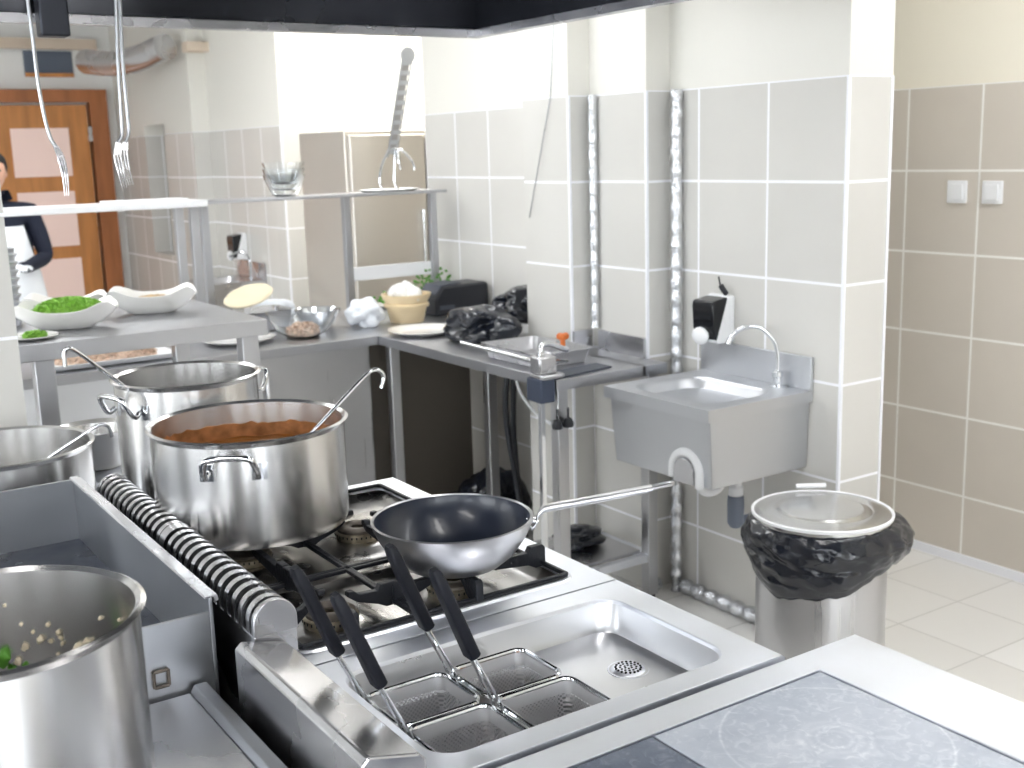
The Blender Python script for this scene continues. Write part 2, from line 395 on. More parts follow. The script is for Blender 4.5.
# unseen glowing panels added to brighten the room; refrigerator one inferred from its glare
def ceiling_panel(x0, x1, y0, y1, m, label):
    t = thing('ceiling_panel', label, 'ceiling light', ((x0+x1)/2, (y0+y1)/2, 2.75), 'ceiling light panels')
    b = nb()
    box(b, x0-.03, x0, y0-.03, y1+.03, 2.70, 2.75); box(b, x1, x1+.03, y0-.03, y1+.03, 2.70, 2.75)
    box(b, x0, x1, y0-.03, y0, 2.70, 2.75); box(b, x0, x1, y1, y1+.03, 2.70, 2.75); obj('fixture_frame', b, M_whitep, t)
    b = nb(); box(b, x0, x1, y0, y1, 2.715, 2.735); obj('diffuser', b, m, t)
ceiling_panel(2.15, 2.5, 3.3, 4.7, M_emit, 'added ceiling fill-light panel above the corner worktable')
ceiling_panel(2.2, 2.45, .5, 1.5, M_emit, 'added ceiling fill-light panel above the aisle by the bin')
ceiling_panel(-1.9, -1.5, .5, 2.5, M_emit, 'added ceiling fill-light panel on the far left side of the hood')
ceiling_panel(.6, 2.0, 6.3, 6.7, M_emit, 'added ceiling fill-light panel in front of the orange door')
ceiling_panel(3.1, 4.2, 5.9, 6.4, M_emit_b, 'bright fluorescent ceiling panel above the steel refrigerator')
ceiling_panel(3.0, 3.2, .2, 2.8, M_emit, 'added ceiling fill-light panel along the beige tiled wall')
ceiling_panel(-.8, 1.8, -2.0, -1.5, M_emit, 'long added ceiling fill-light panel behind the camera')
ceiling_panel(-2.4, -1.7, -1.6, -.8, M_emit, 'added ceiling fill-light panel in the rear left corner')
ceiling_panel(-.3, .5, 4.4, 5.4, M_emit, 'added ceiling fill-light panel behind the tiled pillar')

# orange door with pink panes
b = nb(); box(b, 1.62, 2.5, 9.93, 9.985, 0, 2.12)
dr = struct('door_1', b, M_wood)
b = nb(); box(b, 2.52, 2.66, 9.9, 9.998, 0, 2.24); box(b, 1.46, 1.6, 9.9, 9.998, 0, 2.24); box(b, 1.6, 2.52, 9.9, 9.998, 2.14, 2.24); struct('door_frame', b, M_wood_d, dr)
for z0, z1 in ((1.56, 1.94), (1.0, 1.44), (.5, .90)):
    b = nb(); box(b, 1.9, 2.34, 9.92, 9.935, z0, z1); o = struct('door_pane', b, M_pane, dr)
b = nb(); box(b, 2.49, 2.52, 9.9, 9.93, 1.83, 1.95); struct('door_hinge', b, M_steel, dr)
b = nb(); box(b, 2.07, 2.44, 9.985, 9.998, 2.36, 2.54); w = struct('window_4', b, M_darkglass)
b = nb(); box(b, 2.07, 2.44, 9.97, 9.985, 2.34, 2.37); struct('window_frame', b, M_wood, w)

# ================================================================== HOOD
t = thing('extractor_hood', 'large dark steel extractor hood with bright rim over the cooking island', 'extractor hood', (.4, .5, 2.0))
HX0, HX1, HY0, HY1 = -1.1, 1.85, -1.0, 2.93
b = nb()
ho = [(HX0, HY0), (HX1, HY0), (HX1, HY1), (HX0, HY1)]
def ins(p, d): return [(p[0][0]+d, p[0][1]+d), (p[1][0]-d, p[1][1]+d), (p[2][0]-d, p[2][1]-d), (p[3][0]+d, p[3][1]-d)]
hi = ins(ho, .012); top = ins(ho, .55)
loft(b, [[(x, y, 2.003) for x, y in ho], [(x, y, 2.30) for x, y in ho], [(x, y, 2.6) for x, y in ins(ho, .5)], [(x, y, 2.74) for x, y in ins(ho, .5)]], False, True)
loft(b, [[(x, y, 2.003) for x, y in ho], [(x, y, 2.003) for x, y in hi], [(x, y, 2.29) for x, y in hi], [(x, y, 2.57) for x, y in top]], False, True)
obj('canopy', b, M_hood, t, smooth=False)
b = nb()
loft(b, [[(x, y, 1.980) for x, y in ins(ho, .03)], [(x, y, 1.978) for x, y in ho], [(x, y, 2.003) for x, y in ins(ho, -.003)], [(x, y, 2.003) for x, y in ins(ho, .004)], [(x, y, 1.988) for x, y in ins(ho, .01)], [(x, y, 1.988) for x, y in ins(ho, .028)], [(x, y, 1.998) for x, y in ins(ho, .03)], [(x, y, 1.998) for x, y in ins(ho, .034)], [(x, y, 1.978) for x, y in ins(ho, .034)]])
obj('gutter_rim', b, M_steel, t, smooth=False)
b = nb(); box(b, .635, .70, 2.85, 2.90, 1.945, 2.06); obj('clamp_block', b, M_dark, t, bevel=.005)
b = nb(); tube(b, [(HX0+.02, 2.5, 2.09), (HX1-.02, 2.5, 2.09)], .008); obj('hanging_rail', b, M_steel_d, t)
for lx, ly in ((1.15, .9), (-.3, .9)):  # glowing boxes added inside the hood, out of view, to brighten the pots
    b = nb(); box(b, lx-.09, lx+.09, ly-.45, ly+.45, 2.53, 2.57); obj('hood_fill_light', b, M_emit_h, t)

# long-handled forks hanging from the rail
def fork(path, prong, spread, label):
    """path = handle centre line down to the neck, prong = centre line of the head down to the tips"""
    t = thing('serving_fork', label, 'fork', path[0], 'long forks hanging under the hood')
    p0 = Vector(path[0]); b = nb(); tube(b, smooth_path(path, 6), .0038, 10)
    tube(b, [p0+Vector((0, .014*math.sin(a), .014*(1-math.cos(a)))) for a in [k*PI/8 for k in range(0, 12)]], .0035, 8)
    obj('handle', b, M_steel_d, t)
    pr = smooth_path(prong, 6); n = len(pr); nk = n//3
    b = nb(); L_ = []
    for k in range(nk+1):
        w = .005 + (spread-.003)*math.sin(PI/2*k/nk); q = pr[k]; L_.append([q+Vector((-w, -.0012, 0)), q+Vector((-w, .0012, 0)), q+Vector((w, .0012, 0)), q+Vector((w, -.0012, 0))])
    loft(b, L_, True, True)
    for s_ in (-1, 0, 1):
        pts = [pr[k]+Vector((s_*spread*(1-.25*(k-nk)/(n-nk)), 0, 0)) for k in range(nk, n)]
        tube(b, pts, [.0026*(1-.7*(i_/(len(pts)-1))**2) for i_ in range(len(pts))], 8)
    obj('tines', b, M_steel, t)
fork([(.536, 2.5, 2.076), (.538, 2.5, 1.976), (.540, 2.5, 1.90), (.541, 2.5, 1.824), (.546, 2.5, 1.756), (.553, 2.5, 1.713), (.562, 2.5, 1.694)],
     [(.562, 2.5, 1.695), (.569, 2.497, 1.672), (.572, 2.49, 1.637), (.572, 2.492, 1.595)], .005, 'long steel fork hanging alone at left, bent neck, in front of the orange door')
fork([(.712, 2.5, 2.076), (.709, 2.5, 1.984), (.702, 2.5, 1.866), (.698, 2.5, 1.735), (.695, 2.5, 1.712), (.687, 2.5, 1.700)],
     [(.687, 2.5, 1.701), (.682, 2.495, 1.674), (.684, 2.49, 1.64), (.690, 2.494, 1.606)], .006, 'left fork of the close pair of steel forks hanging beside the door frame')
fork([(.724, 2.515, 2.076), (.721, 2.515, 1.984), (.716, 2.515, 1.866), (.716, 2.515, 1.755), (.715, 2.515, 1.721), (.706, 2.515, 1.700)],
     [(.706, 2.515, 1.701), (.700, 2.51, 1.684), (.700, 2.505, 1.65), (.708, 2.51, 1.612)], .006, 'right fork of the close pair of steel forks hanging beside the door frame')

# ================================================================== COOKING ISLAND
def island_body(t, x0, x1, y0, y1, ztop):
    b = nb(); box(b, x0, x1, y0, y1, .12, ztop); obj('cabinet_body', b, M_steel_b, t, bevel=.004)
    b = nb()
    for x in (x0+.06, x1-.06):
        for y in (y0+.06, y1-.06): lathe(b, (x, y), [(0, 0), (.028, 0), (.022, .03), (.022, .12), (0, .12)], 16)
    obj('feet', b, M_black, t)
def ring_top(b, x0, x1, y0, y1, z, hole, depth, lip=.0):
    """flat top with a rounded rectangular opening; hole = list of (x,y) rrect"""
    out = []
    n = len(hole)
    # project each hole vertex on the outer rectangle
    cx = sum(p[0] for p in hole)/n; cy = sum(p[1] for p in hole)/n
    hx0, hx1 = min(p[0] for p in hole), max(p[0] for p in hole); hy0, hy1 = min(p[1] for p in hole), max(p[1] for p in hole)
    for i, p in enumerate(hole):
        # corner groups map to the corners
        q = i // (n//4); r = i % (n//4); last = n//4-1
        X = x1 if q in (0, 3) else x0; Y = y1 if q in (0, 1) else y0
        if r == last//2: out.append((X, Y))
        else:
            first = r < last/2
            if q == 0: out.append((X, p[1]) if first else (p[0], Y))
            if q == 1: out.append((p[0], Y) if first else (X, p[1]))
            if q == 2: out.append((X, p[1]) if first else (p[0], Y))
            if q == 3: out.append((p[0], Y) if first else (X, p[1]))
    return out

# ---- solid-top (hot plate) range, nearest
t = thing('solid_top_range', 'steel solid-top range with grey hot plates nearest the camera', 'range', (.95, .7, 0))
GX0, GX1, GY0, GY1 = .53, 1.385, .25, 1.138
island_body(t, GX0+.004, GX1-.08, GY0+.01, GY1-.006, .86)
PX0, PXD, PX1, PY0, PY1 = .60, .916, 1.24, .36, 1.08
b = nb()
hole = [(PX1, PY1), (PX0, PY1), (PX0, PY0), (PX1, PY0)]; outr = [(GX1, GY1), (GX0, GY1), (GX0, GY0), (GX1, GY0)]
z = .9
def sh(p, d): return [(p[0][0]-d, p[0][1]-d), (p[1][0]+d, p[1][1]-d), (p[2][0]+d, p[2][1]+d), (p[3][0]-d, p[3][1]+d)]
loft(b, [[(x, y, .866) for x, y in hole], [(x, y, z) for x, y in hole], [(x, y, z) for x, y in sh(outr, .006)], [(x, y, z-.006) for x, y in outr], [(x, y, .855) for x, y in outr], [(x, y, .855) for x, y in sh(outr, .02)]], False, True)
obj('worktop_frame', b, M_steel_w, t, smooth=False, bevel=.0015)
b = nb(); box(b, PX0+.001, PX1-.001, PY0+.001, PY1-.001, .868, .885); obj('gap_sealant', b, M_gasket, t)
b = nb(); box(b, PXD+.0025, PX1-.0035, PY0+.004, PY1-.0035, .887, .8985); o = obj('hot_plate', b, M_plate, t, bevel=.001); o['label'] = 'light grey hot plate with ring marks'
b = nb(); box(b, PX0+.004, PXD-.0015, PY0+.004, PY1-.0035, .887, .8985); o = obj('hot_plate', b, M_plate_d, t, bevel=.001); o['label'] = 'darker mottled hot plate'
b = nb(); tube(b, [(GX1+.03, GY0+.05, .80), (GX1+.03, GY1-.05, .80)], .012)
for y in (GY0+.1, GY1-.1): tube(b, [(GX1-.08, y, .80), (GX1+.03, y, .80)], .008)
obj('towel_rail', b, M_chrome, t)
for y in (.4, .6, .8, 1.0):
    b = nb()
    for k, (r_, a) in enumerate(((.024, 0), )):
        tube(b, [(GX1-.08, y, .74), (GX1-.045, y, .74)], .022, 20)
    obj('control_knob', b, M_black, t, bevel=.002)

# ---- pasta cooker
t = thing('pasta_cooker', 'steel pasta cooker with sunken basin between hot plates and gas burners', 'pasta cooker', (.9, 1.34, 0))
X0, X1, Y0, Y1 = .60, 1.233, 1.148, 1.545
island_body(t, .56, X1-.02, Y0+.002, Y1-.004, .60)
bx0, bx1, by0, by1 = .655, 1.172, 1.188, 1.492
H1 = rrect(bx0, bx1, by0, by1, .045)
out = ring_top(None, X0, X1, Y0, Y1, .9, H1, 0)
Hs = rrect(bx0+.003, bx1-.003, by0+.003, by1-.003, .043); Hb = rrect(bx0+.010, bx1-.010, by0+.010, by1-.010, .04)
Hf = rrect(bx0+.028, bx1-.028, by0+.028, by1-.028, .03)
b = nb()
loft(b, [[(x, y, .84) for x, y in out], [(x, y, .9) for x, y in out], [(x, y, .902) for x, y in rrect(bx0-.006, bx1+.006, by0-.006, by1+.006, .05)], [(x, y, .902) for x, y in H1], [(x, y, .896) for x, y in Hs]])
obj('worktop_frame', b, M_steel_w, t, bevel=.001)
# basin: sloped shallow tray on the right, deep well under the baskets
b = nb()
zb = .846
loops = [[(x, y, .896) for x, y in Hs], [(x, y, zb+.012) for x, y in Hb], [(x, y, zb+.003) for x, y in rrect(bx0+.016, bx1-.016, by0+.016, by1-.016, .034)]]
R_ = loft(b, loops)
# floor with rectangular well cut
wx0, wx1, wy0, wy1 = bx0+.02, .965, by0+.02, by1-.045
wh = rrect(wx0, wx1, wy0, wy1, .02)
wv = [b.verts.new((x, y, zb)) for x, y in wh]; A = R_[-1]; n = len(A)
for k in range(n): b.faces.new((A[k], A[(k+1) % n], wv[(k+1) % n], wv[k]))
wv2 = [b.verts.new((x, y, zb-.012)) for x, y in rrect(wx0+.004, wx1-.004, wy0+.004, wy1-.004, .018)]
wv3 = [b.verts.new((x, y, .66)) for x, y in rrect(wx0+.004, wx1-.004, wy0+.004, wy1-.004, .018)]
for A, B in ((wv, wv2), (wv2, wv3)):
    for k in range(n): b.faces.new((A[k], A[(k+1) % n], B[(k+1) % n], B[k]))
b.faces.new(wv3[::-1])
o = obj('basin', b, mat('basin_steel', srgb(212, 213, 216), .33, 1, rvar=.08, bscale=8), t)
# drain strainer
b = nb(); DX, DY = 1.086, 1.335
lathe(b, (DX, DY), [(0, zb+.006), (.018, zb+.0055), (.026, zb+.003), (.029, zb+.001), (.033, zb+.0025), (.034, zb+.0005)], 32); o = obj('strainer', b, M_steel_w, t)
b = nb()
for ring, cnt in ((.006, 6), (.013, 12), (.020, 18)):
    for k in range(cnt):
        a = 2*PI*k/cnt; lathe(b, (DX+ring*math.cos(a), DY+ring*math.sin(a)), [(0, zb+.0066), (.0019, zb+.0066), (.0019, zb+.003)], 8)
obj('strainer_holes', b, M_gasket, o)
# rear upstand with sloped top
b = nb(); prism(b, [(.530, .02), (.530, .952), (.540, .961), (.608, .944), (.617, .934), (.622, .902), (.622, .84), (.56, .82), (.56, .02)], 'y', Y0+.002, Y1+.022)
obj('rear_upstand', b, M_steel, t, smooth=False, bevel=.003)
# front rolled edge
b = nb(); prism(b, [(X1-.001, .9), (X1+.006, .895), (X1+.008, .88), (X1+.004, .84), (X1-.001, .84)], 'y', Y0, Y1); obj('front_nosing', b, M_steel_w, t)
b = nb(); box(b, X1-.02, X1-.012, Y0+.04, Y1-.04, .2, .58); o = obj('door', b, M_steel_b, t, bevel=.003)

# ---- four pasta baskets
def basket(cx, cy, label):
    t = thing('pasta_basket', label, 'pasta basket', (cx, cy, .742), 'four pasta baskets in the cooker')
    hw, hd = .067, .0585
    b = nb()
    def rr(d, z, r=.014): return [(x, y, z) for x, y in rrect(cx-hw+d, cx+hw-d, cy-hd+d, cy+hd-d, r, 5)]
    loft(b, [rr(.001, .882, .016), rr(.003, .86), rr(.007, .755), rr(.010, .747), rr(.02, .744, .01)], False, True)
    obj('mesh_body', b, M_perf, t)
    b = nb(); tube(b, rr(.0006, .885, .018), .0040, 8, closed=True); obj('rim', b, M_chrome, t)
    b = nb(); lx = cx-hw; hy = cy+.042
    for s in (-1, 1):
        tube(b, smooth_path([(lx+.004, hy+s*.0145, .80), (lx-.002, hy+s*.0145, .868), (lx-.005, hy+s*.0145, .89), (lx-.047, hy+s*.008, .978), (lx-.055, hy+s*.006, .998)], 5), .0023, 8)
    tube(b, [(lx+.004, hy-.0145, .80), (lx+.004, hy+.0145, .80)], .0023, 8)
    obj('handle_wires', b, M_chrome, t)
    b = nb()
    a0 = Vector((lx-.042, hy, .972)); a1 = Vector((lx-.098, hy, 1.112)); d = (a1-a0).normalized(); sd = Vector((0, 1, 0)); nn = d.cross(sd)
    L_ = []
    for k, (tt, w_, h_) in enumerate(((0, .0115, .0075), (.02, .0135, .009), (.5, .013, .0085), (.86, .0125, .008), (.95, .011, .007), (1.0, .007, .0045))):
        p = a0.lerp(a1, tt); L_.append([p + sd*x + nn*y for x, y in rrect(-w_, w_, -h_, h_, min(.0045, h_*.6), 3)])
    loft(b, L_, True, True); obj('grip', b, M_grip, t)
basket(.738, 1.378, 'pasta basket back left, black grip, touching the steel rear upstand')
basket(.739, 1.252, 'pasta basket front left, nearest the camera of the four')
basket(.883, 1.378, 'pasta basket back right, with brown residue on its mesh floor')
basket(.884, 1.252, 'pasta basket front right, next to the drain of the basin')
b = nb(); lathe(b, (.895, 1.38), [(.0, .7475), (.03, .7478), (.04, .746), (0, .7455)], 20)
tag(obj('food_residue', b, M_splash, loc=(.895, 1.38, .7475)), 'brown residue on the floor of the back right basket', 'residue', kind='stuff')

# ---- gas cooktop
t = thing('gas_cooktop', 'steel four-burner gas cooktop with black iron grates and slotted rear flue', 'gas cooktop', (.9, 1.97, 0))
X0, X1, Y0, Y1 = .632, 1.233, 1.550, 2.40
island_body(t, .636, X1-.02, Y0, Y1-.002, .84)
rx0, rx1, ry0, ry1 = .645, 1.172, 1.600, 2.345
H1 = rrect(rx0, rx1, ry0, ry1, .03); out = ring_top(None, X0, X1, Y0, Y1, .9, H1, 0)
b = nb()
loft(b, [[(x, y, .84) for x, y in out], [(x, y, .9) for x, y in out], [(x, y, .9) for x, y in rrect(rx0-.012, rx1+.012, ry0-.012, ry1+.012, .04)], [(x, y, .904) for x, y in rrect(rx0-.008, rx1+.008, ry0-.008, ry1+.008, .038)], [(x, y, .904) for x, y in H1], [(x, y, .897) for x, y in rrect(rx0+.004, rx1-.004, ry0+.004, ry1-.004, .028)]])
obj('worktop_frame', b, M_steel_w, t, bevel=.001)
b = nb(); prism(b, [(X1-.001, .9), (X1+.006, .895), (X1+.008, .88), (X1+.004, .84), (X1-.001, .84)], 'y', Y0, Y1); obj('front_nosing', b, M_steel_w, t)
b = nb(); tube(b, [(x, y, .9045) for x, y in H1], .0035, 8, closed=True); obj('gasket', b, M_gasket, t)
burn = [(.742, 1.695), (.977, 1.69), (.742, 2.07), (.977, 2.067)]
# drip tray with raised domes round the burners
b = nb()
NX, NY = 44, 60; vs = {}
for i in range(NX+1):
    for j in range(NY+1):
        x = rx0+.002+(rx1-rx0-.004)*i/NX; y = ry0+.002+(ry1-ry0-.004)*j/NY
        ed = min(x-rx0, rx1-x, y-ry0, ry1-y); z = .882 + .014*max(0, 1-ed/.03)
        z += .012*math.exp(-((y-1.878)/.012)**2)
        for bx, by in burn:
            d = math.hypot((x-bx), (y-by)*.95); z += .013*max(0, min(1, (.088-d)/.03))
        vs[i, j] = b.verts.new((x, y, z))
for i in range(NX):
    for j in range(NY): b.faces.new((vs[i, j], vs[i+1, j], vs[i+1, j+1], vs[i, j+1]))
obj('drip_tray', b, mat('drip_tray_steel', srgb(168, 166, 164), .3, 1, rvar=.1, bscale=9, var=.25), t)
for k, (bx, by) in enumerate(burn):
    b = nb(); lathe(b, (bx, by), [(.026, .892), (.044, .894), (.047, .902), (.047, .909), (.043, .912), (.026, .912)], 40, close=True); o = obj('burner', b, M_brass, t)
    b = nb(); lathe(b, (bx, by), [(.014, .917), (.020, .921), (.034, .921), (.042, .917), (.042, .912), (.014, .912)], 40, close=True); obj('burner_cap', b, M_cap, o)
    b = nb()
    for q in range(30):
        a = 2*PI*q/30; lathe(b, (bx+.0466*math.cos(a), by+.0466*math.sin(a)), [(0, .9035), (.0016, .9035), (.0016, .908), (0, .908)], 6)
    obj('flame_ports', b, M_gasket, o)
# cast-iron grates: one per column pair, each an outer frame and tall fins to every burner
for (gx0, gx1, gy0, gy1, cx, cy) in ((.650, .858, 1.606, 1.872, .742, 1.695), (.864, 1.166, 1.606, 1.872, .977, 1.69), (.650, .858, 1.884, 2.338, .742, 2.07), (.864, 1.166, 1.884, 2.338, .977, 2.067)):
    b = nb()
    for a, c_ in (((gx0, gy0), (gx1, gy0)), ((gx1, gy0), (gx1, gy1)), ((gx1, gy1), (gx0, gy1)), ((gx0, gy1), (gx0, gy0))):
        obox(b, (a[0], a[1], .9075), (c_[0], c_[1], .9075), .008, .008)
    o = obj('pan_grate', b, M_iron, t, bevel=.002)
    def fin(px, py, qx, qy):
        """tapered vertical blade from the frame (p) towards the burner (q)"""
        d = Vector((qx-px, qy-py, 0)).normalized(); s = Vector((-d.y, d.x, 0))*.0070
        p = Vector((px, py, 0)); q = Vector((qx, qy, 0))
        pr = [(p-d*.008, .900), (p-d*.008, .936), (p-d*.003, .942), (p+d*.024, .942), (p+d*.030, .932), (q-d*.022, .934), (q-d*.012, .942), (q-d*.002, .942), (q, .934), (q-d*.018, .920), (p+d*.03, .908), (p+d*.014, .900)]
        loft(b2, [[tuple(v_+s)[:2]+(zz,) for v_, zz in pr], [tuple(v_-s)[:2]+(zz,) for v_, zz in pr]], True, True)
    for (px, py, qx, qy) in ((gx0, cy, cx-.03, cy), (gx1, cy, cx+.03, cy), (cx, gy0, cx, cy-.03), (cx, gy1, cx, cy+.03)):
        b2 = nb(); fin(px, py, qx, qy); obj('grate_finger', b2, M_iron, o, bevel=.0015)
# slotted flue along the rear
b = nb(); fx, fr_ = .598, .034; fz = .976; FY0, FY1 = 1.570, 2.46
prism(b, [(fx-fr_, .02), (fx-fr_, fz-.018), (fx+fr_, fz-.018), (fx+fr_, .02)], 'y', FY0+.002, FY1)
obj('flue_base', b, M_steel, t, smooth=False, bevel=.002)
b = nb()
prism(b, [(fx-fr_+.008, fz-.02)]+[(fx+(fr_-.010)*math.cos(a), fz+(fr_-.010)*math.sin(a)) for a in [PI*(1-k/12) for k in range(13)]]+[(fx+fr_-.008, fz-.02)], 'y', FY0+.01, FY1-.01)
obj('flue_core', b, M_gasket, t)
b = nb(); arc = lambda r_: [(fx-r_, fz-.018)]+[(fx+r_*math.cos(a), fz+r_*math.sin(a)) for a in [PI*(1-k/20) for k in range(21)]]+[(fx+r_, fz-.018)]
b.free()
for y0, y1 in ((FY0, FY0+.012), (FY1-.012, FY1)):
    b = nb(); prism(b, arc(fr_+.001), 'y', y0, y1); obj('flue_end_cap', b, M_steel, t, bevel=.0015)
ns = 27; pit = (FY1-FY0-.024)/ns
for k in range(ns):
    y = FY0+.012+pit*(k+.28); b = nb()
    if k == 13: wd = pit*.9
    else: wd = pit*.46
    ao, ai = arc(fr_), arc(fr_-.003)
    A = [(x, y, z) for x, z in ao]; B = [(x, y+wd, z) for x, z in ao]; Bi = [(x, y+wd, z) for x, z in ai]; Ai = [(x, y, z) for x, z in ai]
    V = [[b.verts.new(p) for p in L_] for L_ in (A, B, Bi, Ai)]
    m_ = len(A)
    for q in range(4):
        P_, Q_ = V[q], V[(q+1) % 4]
        for i in range(m_-1): b.faces.new((P_[i], P_[i+1], Q_[i+1], Q_[i]))
    b.faces.new([V[q][0] for q in range(4)]); b.faces.new([V[q][-1] for q in range(4)][::-1])
    obj('flue_slat', b, M_steel, t)

# ================================================================== POTS
def pot_body(b, c, R, z0, z1, th=.004, lip=.008, nb_=.018):
    lathe(b, c, [(0, z0), (R-nb_, z0), (R-.005, z0+.004), (R-.001, z0+.012), (R, z0+.022), (R, z1-.01), (R+lip*.6, z1-.004), (R+lip, z1), (R+lip*.3, z1+.003), (R-th, z1-.002),
                 (R-th, z0+.03), (R-th-.004, z0+.014), (R-th-.018, z0+.007), (0, z0+.006)], 96)
def loop_handle(b, c, R, ang, z, w, out, drop, r=.005):
    """loop handle standing off the pot wall at angle ang"""
    d = Vector((math.cos(ang), math.sin(ang), 0)); s = Vector((-d.y, d.x, 0)); o = Vector((c[0], c[1], z)) + d*R
    pts = [o+s*w*.92, o+s*w+d*out*.45-Vector((0, 0, drop*.2)), o+s*w*.92+d*out*.95+Vector((0, 0, drop*.7)), o+s*w*.6+d*out*1.06+Vector((0, 0, drop)), o-s*w*.6+d*out*1.06+Vector((0, 0, drop)), o-s*w*.92+d*out*.95+Vector((0, 0, drop*.7)), o-s*w+d*out*.45-Vector((0, 0, drop*.2)), o-s*w*.92]
    tube(b, smooth_path(pts, 5), r, 10)
def rivet_plate(b, c, R, ang, z, hw, hh):
    n = 8; A_ = []; B_ = []
    for zz in (z-hh, z+hh):
        ro = []
        for k in range(n+1):
            a = ang + (k/n-.5)*2*hw/R; ro.append((a, zz))
        A_.append(ro)
    V = [[b.verts.new((c[0]+(R+.003)*math.cos(a), c[1]+(R+.003)*math.sin(a), zz)) for a, zz in ro] for ro in A_]
    Vi = [[b.verts.new((c[0]+(R-.001)*math.cos(a), c[1]+(R-.001)*math.sin(a), zz)) for a, zz in ro] for ro in A_]
    for k in range(n): b.faces.new((V[0][k], V[0][k+1], V[1][k+1], V[1][k])); b.faces.new((V[1][k], V[1][k+1], Vi[1][k+1], Vi[1][k])); b.faces.new((V[0][k+1], V[0][k], Vi[0][k], Vi[0][k+1]))
    b.faces.new((V[0][0], V[1][0], Vi[1][0], Vi[0][0])); b.faces.new((V[0][n], Vi[0][n], Vi[1][n], V[1][n]))
def make_pot(label, c, R, z0, z1, handles, hz=.05, material=M_pot):
    t = thing('stock_pot', label, 'stock pot', (c[0], c[1], z0))
    b = nb(); pot_body(b, c, R, z0, z1); obj('pot_body', b, material, t)
    for a in handles:
        b = nb(); loop_handle(b, c, R, a, z1-hz, .048, .036, .034, .006); 
        for s in (-1, 1): rivet_plate(b, c, R, a+s*.048/R, z1-hz-.002, .014, .016)
        obj('pot_handle', b, M_chrome, t)
    return t
# front pot with brown sauce: rim fit (.792,2.151) R .191
angc = lambda c, off: math.atan2(-c[1], -c[0]) + off
cF = (.792, 2.151)
tF = make_pot('wide steel stock pot of brown sauce on the front burners', cF, .188, .943, 1.152, [angc(cF, -.18), angc(cF, -.18)+PI], .052)
b = nb()
n1, n2 = 24, 72; ring = []
for i in range(n1+1):
    r_ = .184*i/n1; row = []
    for k in range(n2):
        a = 2*PI*k/n2; x = r_*math.cos(a); y = r_*math.sin(a)
        z = 1.078 + .004*noise.noise(Vector((x*18, y*18, 0))) + .004*noise.noise(Vector((x*60, y*60, 3)))
        row.append(b.verts.new((cF[0]+x, cF[1]+y, z)))
    ring.append(row)
for i in range(n1):
    for k in range(n2):
        if i == 0:
            if k == 0: b.faces.new(ring[1])
            continue
        b.faces.new((ring[i][k], ring[i][(k+1) % n2], ring[i+1][(k+1) % n2], ring[i+1][k]))
tag(obj('sauce', b, M_sauce, loc=(cF[0], cF[1], 1.068)), 'brown sauce filling half of the front stock pot', 'sauce', kind='stuff')
# crusted ring of sauce on the inner wall (part of the pot)
b = nb(); V = []
NN = 96
for k in range(NN):
    a = 2*PI*k/NN; h = 1.108 + .012*noise.noise(Vector((math.cos(a)*2, math.sin(a)*2, 5))) + .006*noise.noise(Vector((math.cos(a)*14, math.sin(a)*14, 1)))
    V.append([b.verts.new((cF[0]+r_*math.cos(a), cF[1]+r_*math.sin(a), z)) for r_, z in ((.1825, 1.062), (.1825, h), (.1838, h+.001), (.1838, 1.062))])
for k in range(NN):
    A, B = V[k], V[(k+1) % NN]
    for q in range(4): b.faces.new((A[q], B[q], B[(q+1) % 4], A[(q+1) % 4]))
obj('sauce_crust', b, M_splash, tF)
# back pot
cB = (.797, 2.532)
b0 = make_pot('taller steel stock pot standing behind the sauce pot', cB, .156, .90, 1.190, [angc(cB, -.95), angc(cB, -.95)+PI], .052)
# left pot behind the fry pan unit
cL = (.438, 2.80)
b0 = make_pot('wide low steel pot at the left edge behind the splash guard', cL, .198, .86, 1.028, [angc(cL, -1.5)], .045)
# big pot in the left foreground
cG = (.176, 1.335)
t = make_pot('big steel pot with food scraps in the left foreground', cG, .160, .862, 1.168, [math.radians(58), math.radians(-122)], .06)
SCRAPS = [(1.364, 1.06), (1.31, 1.041), (1.203, 1.044), (1.259, 1.05), (0.666, 1.073), (0.745, 1.067), (0.599, 1.071), (1.066, 1.076), (1.194, 1.068), (0.895, 1.076), (0.997, 1.095), (0.915, 1.084), (0.903, 1.078), (1.204, 1.098), (0.892, 1.07), (0.504, 1.109), (0.261, 1.115), (0.944, 1.055), (0.873, 1.048), (1.121, 1.086), (1.305, 1.125), (0.988, 1.073)]
for k, (a, z) in enumerate(SCRAPS):
    s = (.011, .006, .004, .005, .006, .006, .004, .005, .005, .0025, .003, .0035, .003, .0025, .003, .0025, .0025, .002, .003, .0025, .002, .003)[k]
    x, y = cG[0]+(.1555-s*.5)*math.cos(a), cG[1]+(.1555-s*.5)*math.sin(a)
    b = nb(); blob(b, (x, y, z), (s*.9, s*.9, s), 2, .7, 2, k)
    if k < 3: tag(obj('cabbage_scrap', b, M_leaf, loc=(x, y, z)), 'small green leaf scrap stuck inside the wall of the big foreground pot', 'food scrap', 'green scraps in the foreground pot')
    else: tag(obj('onion_scrap', b, M_onion, loc=(x, y, z)), 'small pale onion scrap stuck inside the wall of the big foreground pot', 'food scrap', 'pale scraps in the foreground pot')
# small bowl between left pot and back pot
cS = (.695, 2.985)
t = thing('steel_bowl', 'small steel bowl half hidden behind the two stock pots', 'bowl', (cS[0], cS[1], .9))
b = nb(); lathe(b, cS, [(0, .9), (.06, .9), (.075, .915), (.088, .99), (.098, 1.0), (.098, 1.002), (.086, .993), (.072, .92), (.058, .904), (0, .904)], 48); obj('bowl_shell', b, M_pot, t)

